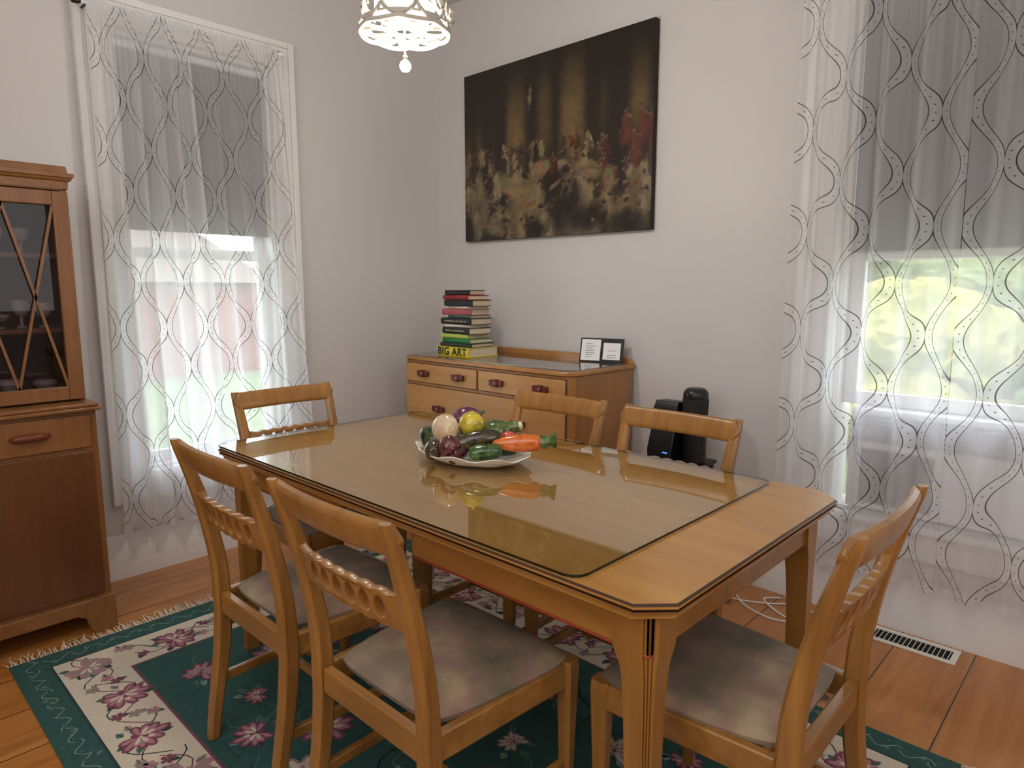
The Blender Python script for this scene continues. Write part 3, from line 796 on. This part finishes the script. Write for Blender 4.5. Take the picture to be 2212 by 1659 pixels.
for i,(w,d,h,c,(bx,by),rz) in enumerate(bk):
    e=empty('book',(bx+w/2,by+d/2,z),(0,0,rz)); t=.003
    m=MB(); m.box(-w/2,w/2,-d/2,d/2,0,t).box(-w/2,w/2,-d/2,d/2,h-t,h)
    sp=[(-d/2,0),(-d/2-.004,h*.25),(-d/2-.005,h*.5),(-d/2-.004,h*.75),(-d/2,h),(-d/2+.004,h),(-d/2+.004,0)]
    m.prism(sp,'x',-w/2,w/2)
    cm=plain('book_cover',c,.4,.05,30,.05)
    m.build('cover',cm,parent=e)
    m=MB(); m.box(-w/2+.004,w/2-.004,-d/2+.004,d/2-.004,t,h-t); m.build('pages',PAGES,parent=e,smooth=False)
    if i==0:
        cu=bpy.data.curves.new('t','FONT'); cu.body='BIG ART'; cu.size=.056; cu.align_x='CENTER'; cu.align_y='CENTER'; cu.extrude=.0006; cu.offset=.0014; cu.space_character=1.12
        o=bpy.data.objects.new('t',cu); COL.objects.link(o); dg=bpy.context.evaluated_depsgraph_get(); dg.update()
        me=bpy.data.meshes.new_from_object(o.evaluated_get(dg)); bpy.data.objects.remove(o)
        me.materials.append(plain('black_lettering',(24,22,20),.5))
        l=bpy.data.objects.new('spine_lettering',me); COL.objects.link(l); l.parent=e; l.location=(-.002,-d/2-.0056,h/2); l.rotation_euler=(pi/2,0,0)
    elif i in (4,6):
        m=MB(); x=-w*.36
        while x<w*.34:
            ww=R.uniform(.004,.009); m.box(x,x+ww,-d/2-.0054,-d/2-.0045,h*.40,h*.60); x+=ww+.0025
            if R.random()<.2: x+=.008
        m.build('spine_title_band',plain('title_foil',(176,166,150),.5),parent=e,smooth=False)
    nm={0:'thick yellow art book at the bottom of the stack'}.get(i)
    cn=['yellow','dark green','green','lime green','dark brown','white','black','muted green','salmon pink','cream','navy black','red','black'][i]
    tag(e,nm or f'{cn} {"hardcover" if h>.022 else "thin"} book in the stack on dresser','book',group='stack of books on the dresser')
    z+=h+.0006

# ---------------- folding card case ----------------
fc=empty('folding_card_frame',(1.325,-.115,.9365),(0,0,.0))
WP=plain('white_card',(236,236,236),.5); INK=plain('grey_ink',(90,90,96),.6)
for s,rz in ((-1,.28),(1,-.28)):
    e=MB(); W_=.112;Hh=.118
    x0,x1=(-W_,0) if s<0 else (0,W_)
    e.box(x0,x1,0,.006,0,Hh,0)
    if s<0: e.box(x0+.007,x1-.005,-.001,.0,.007,Hh-.007,1)
    else: e.box(x0+.010,x1-.014,-.001,.0,.014,Hh-.022,1)
    for k in range(7):
        zz=Hh-.03-k*.011
        if s<0: e.box(x0+.03,x1-.03-R.uniform(0,.02),-.0016,-.001,zz,zz+.0025,2)
        elif k in(2,4,5): e.box(x0+.03,x1-.035,-.0016,-.001,zz-.01,zz-.008,2)
    e.build('frame_leaf',[BLACK,WP,INK],parent=fc,rot=(-.22,0,rz*s*-1*0.9),smooth=False)
tag(fc,'small black folding frame with two white cards on dresser','picture frame')

# ---------------- china cabinet ----------------
cb=empty('china_cabinet',(0,0,0))
Y0,Y1=-2.885,-2.062
m=MB()
m.box(.022,.455,Y0,Y1,.12,.85)
m.build('lower_body',WCAB,parent=cb,bevel=.003)
m=MB(); m.box(.022,.485,Y0-.012,Y1+.012,.85,.864).box(.022,.478,Y0-.006,Y1+.006,.864,.878); m.build('waist_moulding',WCABX,parent=cb,bevel=.004)
m=MB()
def apron_out(a,b,h):
    out=[(a,0),(a,h),(b,h),(b,0),(b-.07,0)]
    for k in range(1,8): 
        t=k/8; out.append((b-.07-.03*math.sin(t*pi/2),.075*(1-math.cos(t*pi/2))**.8))
    out+= [(b-.13,.082),(a+.13,.082)]
    for k in range(7,0,-1):
        t=k/8; out.append((a+.07+.03*math.sin(t*pi/2),.075*(1-math.cos(t*pi/2))**.8))
    out.append((a+.07,0)); return out
m.prism(apron_out(Y0-.008,Y1+.008,.135),'x',.448,.474)
m.box(.022,.448,Y0-.008,Y0+.012,.03,.12).box(.022,.448,Y1-.012,Y1+.008,.03,.12)
m.box(.022,.07,Y1-.05,Y1+.008,0,.12).box(.022,.07,Y0-.008,Y0+.05,0,.12)
m.build('bracket_base',WCABX,parent=cb,bevel=.003)
m=MB()
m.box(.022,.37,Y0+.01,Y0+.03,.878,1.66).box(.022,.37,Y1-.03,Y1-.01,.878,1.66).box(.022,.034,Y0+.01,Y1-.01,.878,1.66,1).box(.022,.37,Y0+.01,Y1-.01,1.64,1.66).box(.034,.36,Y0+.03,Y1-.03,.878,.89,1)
m.box(.034,.33,Y0+.03,Y1-.03,1.13,1.148).box(.034,.33,Y0+.03,Y1-.03,1.40,1.418)
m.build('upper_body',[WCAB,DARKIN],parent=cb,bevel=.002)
m=MB(); m.loft([[(.022,Y0-i+.01,z_),(.37+i,Y0-i+.01,z_),(.37+i,Y1+i-.01,z_),(.022,Y1+i-.01,z_)] for z_,i in ((1.645,.004),(1.672,.006),(1.675,.014),(1.683,.017),(1.686,.022),(1.700,.022),(1.703,.006),(1.722,.004),(1.726,.0))])
m.build('crown',WCABX,parent=cb)
ym=(Y0+Y1)/2
CG_=glassmat('cabinet_glass',(.74,.70,.70,1),ior=1.35)
for a,b in ((Y0+.012,ym-.001),(ym+.001,Y1-.012)):
    m=MB(); s=.05
    m.box(.37,.39,a,a+s,.885,1.635).box(.37,.39,b-s,b,.885,1.635).box(.37,.39,a+s,b-s,.885,.935).box(.37,.39,a+s,b-s,1.585,1.635)
    d=m.build('glazed_door',WCAB,parent=cb,bevel=.003)
    m=MB(); ga,gb=a+s,b-s; gm=(ga+gb)/2
    for p,q in ((ga,gm),(gm,gb)):
        for (ya,yb) in ((p,q),(q,p)):
            dy=.0045
            m.add([(.376,ya-dy,.935),(.376,ya+dy,.935),(.376,yb+dy,1.585),(.376,yb-dy,1.585),(.388,ya-dy,.935),(.388,ya+dy,.935),(.388,yb+dy,1.585),(.388,yb-dy,1.585)],
              [(0,3,2,1),(4,5,6,7),(0,1,5,4),(1,2,6,5),(2,3,7,6),(3,0,4,7)])
    m.build('lattice',WCAB,parent=d,smooth=False)
    m=MB(); m.box(.371,.373,ga,gb,.935,1.585); m.build('glass_pane',CG_,parent=d,smooth=False)
    m=MB(); m.box(.455,.468,a+.02,b-.012,.715,.835); dd=m.build('drawer',WCAB,parent=cb,bevel=.003)
    yc=(a+b)/2
    m=MB(); m.tube([(.468,yc-.055,.778),(.485,yc-.045,.778),(.490,yc-.02,.78),(.490,yc+.02,.78),(.485,yc+.045,.778),(.468,yc+.055,.778)],[.008,.011,.014,.014,.011,.008],10); m.build('handle',WREDC,parent=dd)
    m=MB(); m.box(.455,.467,a+.02,b-.012,.15,.70); ld=m.build('cupboard_door',WCABD,parent=cb,bevel=.003)
tag(cb,'dark honey wooden china cabinet with lattice glass doors','china cabinet')
GLS=plain('crystal_glassware',(190,182,182),.1)
for k,(x,y,zz,r,h) in enumerate([(.24,-2.15,1.1485,.03,.09),(.24,-2.30,1.1485,.045,.05),(.24,-2.22,1.1485,.028,.10),(.24,-2.2,1.4185,.03,.09),(.24,-2.28,1.4185,.03,.09),(.26,-2.17,.8905,.04,.06),(.26,-2.28,.8905,.045,.07)]):
    m=MB(); pr=[(r*.6,0),(r*.62,.004),(r*.2,.01),(r*.2,h*.4),(r*.7,h*.5),(r,h*.8),(r*.95,h),(r*.9,h),(r*.9,h*.8),(r*.5,h*.55),(0.001,h*.5)]
    o=m.lathe(pr,seg=20).build('goblet',GLS,loc=(x,y,zz)); tag(o,'clear footed glass goblet on cabinet shelf','glass',group='glassware in the china cabinet')

# ---------------- platter and vegetables ----------------
PC=Vector((1.745,-1.36,TZ+.0072))
m=MB(); seg=72
rings=[]
def pr_r(a): return 1+.045*math.cos(9*a)+.02*math.cos(4*a+1)
for f,zz in ((.02,.004),(.5,.004),(.62,.006),(.8,.018),(.93,.030),(1.0,.036),(1.015,.034),(.95,.024),(.82,.010),(.62,0),(.3,0),(.02,0)):
    ring=[]
    for k in range(seg):
        a=2*pi*k/seg; q=1+(pr_r(a)-1)*max(0,(f-.5)*2)
        ring.append((.204*f*q*math.cos(a),.142*f*q*math.sin(a),zz+(.007*math.cos(9*a)*max(0,f-.8)*5)))
    rings.append(ring)
m.loft(rings); pl=m.build('serving_platter',CER,loc=PC,rot=(0,0,.14),angle=60)
tag(pl,'scalloped cream ceramic platter on the glass table cover','platter')
Rh=Vector((.725,.688,0));Fh=Vector((-.688,.725,0))
def VP(r,f,z): return PC+Rh*r+Fh*f+Vector((0,0,z))
def vegmat(name,c1,c2,scale=6,rough=.12,lo=.4,hi=.6):
    n=NT(name); f=n.noise(n.coord('Object'),scale*3,4,.6,.8); n.bsdf(n.ramp(f,[(lo,lin(c1)),(hi,lin(c2))]),rough,bump=n.noise(n.coord('Object'),60,3),bs=.25,bd=.004,Coat_Weight=.7,Coat_Roughness=.05); return n.m
VG='ceramic vegetables on the platter'
def veg(name,prof,mat,loc,rot,label,stem=None,fr=None,seg=28):
    m=MB()
    pr=smooth_tab(prof,4)
    sd=R.uniform(0,6)
    f2=(lambda a,z:(fr(a,z) if fr else 1)*(1+.035*math.sin(2*a+sd+30*z)+.02*math.sin(3*a+2*sd)))
    o=m.lathe([(max(.0005,r),z) for r,z in pr],seg=seg,fr=f2).build(name,mat,loc=loc,rot=rot,angle=80)
    tag(o,label,name.replace('_',' '),VG)
    if stem:
        pts,rad,sm=stem
        mm=MB(); mm.tube(pts,rad,8); mm.build('stem',sm,parent=o)
    return o
def ball(r,h=1.0): return [(.0,-r*h)]+[(r*math.cos(t),r*h*math.sin(t)) for t in [(-80+20*k)*pi/180 for k in range(9)]]+[(0,r*h)]
GST=vegmat('green_stem_glaze',(30,70,30),(96,124,50))
def along(ang=0,tilt=0):
    return Vector((math.cos(ang)*math.cos(tilt),math.sin(ang)*math.cos(tilt),math.sin(tilt))).to_track_quat('Z','X').to_euler()
AR=math.atan2(.688,.725)
veg('mushroom',[(0,-.035),(.022,-.034),(.024,-.012),(.03,.0),(.046,.006),(.049,.018),(.040,.036),(.02,.046),(0,.048)],vegmat('white_tan_glaze',(206,176,130),(230,212,188),4),VP(-.075,-.010,.098),along(AR-2.3,.25),'white and tan glazed ceramic mushroom resting on vegetables')
veg('eggplant',[(0,-.05),(.03,-.042),(.045,-.01),(.042,.02),(.025,.045),(.012,.056),(0,.058)],vegmat('purple_glaze',(84,30,54),(142,84,100)),VP(-.030,.085,.108),along(AR+.3,.4),'purple ceramic eggplant behind a yellow lemon',stem=([(0,0,.055),(0,0,.07)],[.009,.005],GST))
veg('lemon',ball(.039,.95)[:-1]+[(.006,.040),(.002,.044)],vegmat('yellow_glaze',(150,150,30),(222,196,60),5,lo=.35,hi=.5),VP(-.004,-.005,.116),(0.2,0.3,0),'round yellow ceramic lemon atop the vegetable pile')
veg('gourd',[(0,-.055),(.03,-.048),(.044,-.018),(.038,.015),(.024,.04),(.019,.06),(.016,.074),(0,.078)],vegmat('green_cream_glaze',(64,90,34),(176,170,104),5,lo=.45,hi=.75),VP(.074,.025,.082),along(AR-.1,.30),'green and cream ceramic gourd with pale neck',stem=([(0,0,.072),(0,0,.086)],[.014,.012],vegmat('cream_neck_glaze',(210,196,150),(226,214,176))))
veg('zucchini',[(0,-.085),(.018,-.08),(.030,-.04),(.033,0),(.030,.04),(.018,.07),(0,.076)],vegmat('dark_aubergine_glaze',(34,24,18),(84,76,30)),VP(.018,-.045,.070),along(AR+.12,.12),'dark green brown ceramic zucchini across the pile')
veg('red_onion',ball(.036,.9)[:-1]+[(.007,.037),(.003,.052)],vegmat('dark_red_glaze',(64,14,24),(136,66,60)),VP(-.066,-.072,.056),along(AR-1.3,.1),'small dark red ceramic onion at platter front')
veg('avocado',[(0,-.055),(.028,-.047),(.040,-.015),(.036,.015),(.02,.043),(0,.053)],vegmat('avocado_glaze',(24,32,20),(62,80,34)),VP(-.130,.03,.060),along(AR+2.6,.5),'dark green ceramic avocado at platter edge')
veg('avocado',[(0,-.04),(.02,-.035),(.03,-.01),(.026,.015),(.015,.035),(0,.042)],vegmat('avocado_glaze_brown',(40,30,20),(84,66,34)),VP(-.122,-.040,.042),along(AR+1.8,.2),'small brown green ceramic avocado at platter edge')
veg('chili_pepper',[(0,-.05),(.012,-.045),(.018,-.02),(.017,.01),(.010,.04),(0,.055)],vegmat('dark_chili_glaze',(44,20,22),(96,40,36)),VP(-.035,-.085,.040),along(AR+1.0,.3),'dark maroon ceramic chili pepper at platter front')
veg('cucumber',[(0,-.052),(.018,-.048),(.025,-.02),(.025,.015),(.019,.04),(0,.048)],vegmat('cucumber_glaze',(20,56,24),(84,118,40)),VP(.046,-.110,.050),along(AR+.1,.05),'short bright green ceramic cucumber at platter front')
veg('cucumber',[(0,-.06),(.016,-.055),(.023,-.02),(.023,.02),(.016,.05),(0,.057)],vegmat('cucumber_glaze_dark',(22,46,26),(58,86,36)),VP(.085,-.060,.050),along(AR-.3,.0),'dark green ceramic cucumber beneath the carrot')
veg('carrot',[(0,-.088),(.010,-.082),(.020,-.05),(.026,-.01),(.027,.03),(.022,.055),(0,.06)],vegmat('orange_glaze',(206,92,20),(232,128,40)),VP(.150,-.085,.072),along(AR-.02,.04),'orange ceramic carrot with green leafy top',
    stem=([(0,0,.052),(0,0,.07),(0.002,0,.085),(.004,.002,.106)],[.016,.021,.016,.027],GST))
veg('radish',ball(.028,.9),vegmat('pink_red_glaze',(190,50,44),(222,120,90)),VP(.110,-.020,.070),(0,0,0),'small red pink ceramic radish between other vegetables',stem=([(0,0,.02),(0,0,.03)],[.006,.003],GST))
veg('bell_pepper',[(0,-.035),(.022,-.034),(.036,-.015),(.038,.01),(.028,.03),(.008,.03),(0,.027)],vegmat('green_pepper_glaze',(52,70,26),(110,120,44)),VP(.02,.035,.060),(0,.2,0),'olive green ceramic pepper under the lemon',fr=lambda a,z:1+.07*math.cos(4*a))
veg('bell_pepper',[(0,-.03),(.02,-.03),(.032,-.012),(.032,.01),(.022,.026),(.006,.026),(0,.022)],vegmat('dark_pepper_glaze',(30,44,24),(70,84,36)),VP(-.100,.050,.090),(0,.3,0),'dark green ceramic pepper behind the mushroom',fr=lambda a,z:1+.07*math.cos(4*a))

# ---------------- pendant lamp ----------------
LC=Vector((1.345,-1.285,2.145))
lp=empty('pendant_lamp',LC)
MET=plain('antique_white_metal',(206,198,184),.4,.15,30,.1)
def ringt(r,z,n=56,sc=0): return [(r*math.cos(2*pi*k/n),r*math.sin(2*pi*k/n),z-sc*abs(math.sin(4*2*pi*k/n))) for k in range(n)]
m=MB()
R0,R1,HS=.148,.118,.27
for (r,z,t,s_) in ((R0,.0,.008,.006),(R0-.004,.020,.005,0),(R1,HS,.008,0),(R1+.003,HS-.018,.004,0)):
    m.tube(ringt(r,z,72,s_),t,8,closed=True)
def rad(z): return R0+(R1-R0)*z/HS
NO=8
for k in range(NO):
    for row,(zc,rz_) in enumerate(((.06,.042),(.14,.046),(.215,.040))):
        a0=2*pi*(k+(.5 if row%2 else 0))/NO
        pts=[]
        for q in range(24):
            t=2*pi*q/24; hw_=.92*pi/NO
            zz=zc+rz_*math.sin(t)*(1-.25*math.cos(2*t)); aa=a0+hw_*math.cos(t)*(1-.35*math.sin(t))
            pts.append((rad(zz)*math.cos(aa),rad(zz)*math.sin(aa),zz))
        m.tube(pts,.0070,6,closed=True)
        pts=[]
        for q in range(16):
            t=q/15*4.4; rr=.55*(1-t/6); aa=a0+hw_*rr*math.cos(t+row)*.8; zz=zc+rz_*rr*math.sin(t+row)
            pts.append((rad(zz)*math.cos(aa),rad(zz)*math.sin(aa),zz))
        m.tube(pts,.0042,6)
for k in range(8):
    a0=2*pi*k/8
    pts=[]
    for q in range(18):
        t=2*pi*q/18; rr=.088+.052*math.cos(t); aa=a0+.34*math.sin(t)
        pts.append((rr*math.cos(aa),rr*math.sin(aa),.0))
    m.tube(pts,.006,6,closed=True)
m.tube(ringt(.034,0,24),.006,8,closed=True)
m.build('openwork_shade',MET,parent=lp,angle=60)
m=MB()
ar=.72
c0=Vector(((rad(.05)+.012)*math.cos(ar),(rad(.05)+.012)*math.sin(ar),.045)); tn=Vector((-math.sin(ar),math.cos(ar),0)); up=Vector((0,0,1)); no=Vector((math.cos(ar),math.sin(ar),0))
for q in range(6):
    t=2*pi*q/6; d_=tn*math.cos(t)+up*math.sin(t)
    m.tube([c0,c0+d_*.012+no*.006,c0+d_*.026+no*.002],[.004,.010,.004],8)
m.tube([c0-no*.012,c0+no*.008,c0+no*.012],[.006,.008,.003],8)
m.build('rosette',MET,parent=lp)
n=NT('lit_frosted_glass'); em=n.n('Emission'); em.inputs[0].default_value=(1,.97,.91,1); em.inputs[1].default_value=5.0; n.t.links.new(em.outputs[0],n.out.inputs[0]); LIT=n.m
m=MB(); m.lathe([(.02,.030),(.080,.034),(.098,.05),(.098,.12),(.092,.20),(.083,.24),(.02,.245)],seg=40); m.build('diffuser',LIT,parent=lp)
m=MB(); m.lathe([(.002,-.128),(.012,-.125),(.0185,-.116),(.0205,-.107),(.0175,-.096),(.010,-.090),(.006,-.086),(.009,-.081),(.009,-.076),(.004,-.072),(.003,-.05),(.008,-.044),(.009,-.036),(.004,-.03),(.004,.025),(.002,.029)],seg=24); m.build('finial',CER,parent=lp)
m=MB(); m.tube([(0,0,.245),(0,0,.62)],.005,8)
for a in (0,2.1,4.2): m.tube([(R1*math.cos(a),R1*math.sin(a),HS),(0,0,HS+.09)],.004,6)
m.build('hanging_rod',MET,parent=lp)
m=MB(); h=ZC-LC.z; m.lathe([(.01,h-.05),(.03,h-.045),(.055,h-.02),(.06,h-.0005),(.01,h-.0005)],seg=32); m.tube([(0,0,.6),(0,0,h-.04)],.006,8); m.build('canopy',MET,parent=lp)
tag(lp,'ornate cream openwork drum pendant lamp, lit, with ball finial','pendant lamp')

# ---------------- speaker, modem, stand ----------------
sx,sy=1.835,-.215
st=empty('side_stand',(sx,sy,0))
m=MB(); m.box(-.11,.12,-.10,.10,.545,.56); m.build('shelf_top',BLACK,parent=st,bevel=.004)
for a in (-.09,.10):
    for b in (-.08,.08):
        m=MB(); m.box(a-.01,a+.01,b-.01,b+.01,0,.545); m.build('leg',BLACK,parent=st,bevel=.002)
tag(st,'small black stand against the wall beside the dresser','stand')
md=empty('modem',(sx-.038,sy-.02,.5605))
m=MB()
m.prism([(-.085,0),(.08,0),(.08,.10),(.02,.14),(-.06,.14),(-.09,.05)],'x',-.065,.050)
m.prism([(-.045,.135),(.05,.135),(.055,.250),(-.03,.256),(-.05,.225)],'x',-.062,.048)
for k in range(7): m.box(-.056,.040,-.054,-.045,.145+k*.012,.151+k*.012)
m.build('housing',BLACK,parent=md,bevel=.008)
n=NT('blue_led'); em=n.n('Emission'); em.inputs[0].default_value=(.1,.3,1,1); em.inputs[1].default_value=1.6; n.t.links.new(em.outputs[0],n.out.inputs[0])
m=MB(); m.box(.012,.034,-.094,-.0875,.043,.047); m.build('indicator_light',n.m,parent=md,smooth=False)
tag(md,'black angled modem with small blue light on stand','modem')
sp=empty('speaker',(sx+.066,sy-.010,.5605))
m=MB(); m.lathe(smooth_tab([(.02,0),(.046,.002),(.050,.02),(.050,.10),(.048,.15),(.048,.19),(.052,.27),(.050,.300),(.034,.318),(.002,.320)],4),seg=32); m.build('speaker_cabinet',BLACK,parent=sp)
m=MB(); m.lathe([(.0495,.19),(.0510,.192),(.0545,.27),(.0525,.275)],seg=32); m.build('grille_cloth',plain('speaker_cloth',(34,34,36),.9),parent=sp)
tag(sp,'black rounded tower speaker beside the modem','speaker')

# ---------------- floor register and cables ----------------
fr_=empty('floor_register',(2.735,-.098,0))
m=MB()
a,b=.145,.058
m.box(-a,a,-b,-b+.018,0.0005,.006).box(-a,a,b-.018,b,0.0005,.006).box(-a,-a+.02,-b+.018,b-.018,0.0005,.006).box(a-.02,a,-b+.018,b-.018,0.0005,.006)
for k in range(16):
    x=-a+.02+(2*a-.04)*(k+.5)/16
    m.box(x-.0013,x+.0013,-b+.018,b-.018,.0005,.0030)
m.build('grate',plain('register_white',(236,232,222),.4),parent=fr_,bevel=.0006)
m=MB(); m.box(-a+.01,a-.01,-b+.01,b-.01,.0003,.0010); m.build('duct_opening',plain('duct_dark',(8,7,6),.9),parent=fr_,smooth=False)
tag(fr_,'cream metal floor register set in pine boards','floor vent')
def cable(pts,label):
    P=smooth_tab(pts,8); m=MB(); m.tube([(x,y,.004+z) for x,y,z in P],.0032,8); tag(m.build('power_cable',WHITEPL),label,'cable',group='white cables on the floor')
cable([(2.02,-.10,0),(2.08,-.2,0),(2.2,-.16,0),(2.32,-.08,0),(2.42,-.14,0),(2.34,-.22,0),(2.2,-.14,.007),(2.24,-.06,.0)],'loose white power cable coiled on floor under curtain')
cable([(2.45,-.07,0),(2.50,-.12,0),(2.56,-.15,0),(2.57,-.19,0)],'short white cable on floor by register')
cable([(1.99,-.07,.008),(2.06,-.13,.008),(2.16,-.24,.008),(2.3,-.28,0.008),(2.4,-.2,.008),(2.43,-.07,.008)],'white power cable running along the baseboard')

# ---------------- exterior ----------------
def gmat(name,c1,c2,scale):
    n=NT(name); f=n.noise(n.coord('Object'),scale,6,.65); n.bsdf(n.ramp(f,[(.35,lin(c1)),(.65,lin(c2))]),.9,bump=f,bs=.5,bd=.1); return n.m
m=MB(); m.box(-60,-.4,-40,60,-.9,-.8); m.box(-.4,60,.5,60,-.9,-.8); tag(m.build('lawn',gmat('grass',(84,102,62),(114,130,84),2),smooth=False),'sunlit green grass lawn outside the windows','lawn',kind='stuff')
LEAF=[gmat('foliage_green',(98,110,78),(146,152,108),4),gmat('foliage_yellow',(118,122,72),(166,158,92),4)]
def bush(x,y,r,h,mi):
    rr=random.Random(int(x*100+y*7)); bm=bmesh.new()
    for k in range(26):
        a=rr.uniform(0,6.28); s=r*rr.uniform(.36,.55); q=(r-s)*rr.uniform(0.2,1)
        mt=Matrix.Translation((q*math.cos(a),q*math.sin(a),s*1.15+(k/25)*max(.1,h-2*s)))@Matrix.Diagonal((s,s,s*rr.uniform(.8,1.0),1))
        res=bmesh.ops.create_icosphere(bm,subdivisions=3,radius=1,matrix=mt)
        for v in res['verts']: v.co+=Vector((rr.uniform(-1,1),rr.uniform(-1,1),rr.uniform(-1,1)))*s*.10
    zmin=min(v.co.z for v in bm.verts)
    for v in bm.verts: v.co.z-=zmin
    me=bpy.data.meshes.new('bush'); bm.to_mesh(me); bm.free(); me.materials.append(LEAF[mi])
    o=bpy.data.objects.new('bush',me); COL.objects.link(o); o.location=(x,y,-.8)
    tag(o,['leafy green bush on the lawn outside','yellow green flowering bush on the lawn outside'][mi],'bush',group='bushes outside the windows')
for (x,y,r,h,mi) in [(-1.5,7.6,1.2,3.4,0),(1.1,6.9,1.2,2.4,1),(3.7,6.6,1.2,2.7,1),(-2.5,11,1.5,5.2,0),(.85,10.8,1.6,5.0,0),(4.3,10.6,1.6,5.4,0),(-6.1,16.4,2.3,8,0),(-.9,16,2.4,8,0),(4.3,16.2,2.4,8,0),(-12,-2.5,1.6,2,0),(-15,9,2.2,3,0)]:
    bush(x,y,r,h,mi)
e=empty('barn',(-16,3.2,-.8))
m=MB(); m.box(-2.5,2.5,-2.2,2.2,0,2.3); m.build('barn_walls',plain('faded_red_barn_paint',(120,56,48),.8),parent=e,smooth=False)
m=MB(); m.prism([(-2.6,2.25),(0,3.8),(2.6,2.25)],'x',-2.7,2.7); m.build('roof',plain('pale_roof',(160,142,136),.8),parent=e,smooth=False)
tag(e,'small faded red barn across the lawn','barn')

# ---------------- lights ----------------
w=bpy.data.worlds.new('world'); sc.world=w; w.use_nodes=True
bg=w.node_tree.nodes['Background']; bg.inputs[0].default_value=(.85,.925,1,1); bg.inputs[1].default_value=5.6
def area(loc,rot,sx,sy,e,col):
    l=bpy.data.lights.new('area','AREA'); l.shape='RECTANGLE'; l.size=sx; l.size_y=sy; l.energy=e; l.color=col
    o=bpy.data.objects.new('fill_light',l); COL.objects.link(o); o.location=loc; o.rotation_euler=rot  # added fill
area((2.6,YF+.05,1.8),(math.radians(90),0,0),1.8,1.5,15,(.99,.985,1))  # added fill panels before the two unseen solid walls
area((XR-.05,-1.9,1.8),(math.radians(90),0,math.radians(90)),1.4,1.4,9,(.99,.985,1))
area((3.3,-3.4,2.0),(pi,0,0),1.2,1.2,54,(1,.985,.985))  # added upward fill that bounces off the ceiling, no fixture here
l=bpy.data.lights.new('bulb','POINT'); l.energy=17; l.color=(1,.95,.87); l.shadow_soft_size=.06
o=bpy.data.objects.new('lamp_bulb',l); COL.objects.link(o); o.location=(0,0,-.16); o.parent=lp
l=bpy.data.lights.new('sun','SUN'); l.energy=1.0; l.angle=.02; l.color=(1,.97,.88)
o=bpy.data.objects.new('sun',l); COL.objects.link(o); o.rotation_euler=Vector((.5,-.75,.75)).to_track_quat('Z','Y').to_euler()

# ---------------- camera ----------------
c=bpy.data.cameras.new('camera'); c.sensor_width=36; c.lens=1454/2212*36; c.clip_start=.02
o=bpy.data.objects.new('camera',c); COL.objects.link(o); o.location=(3.262,-2.781,1.29)
o.rotation_euler=(math.radians(90-8.03),0,math.radians(43.5)); sc.camera=o
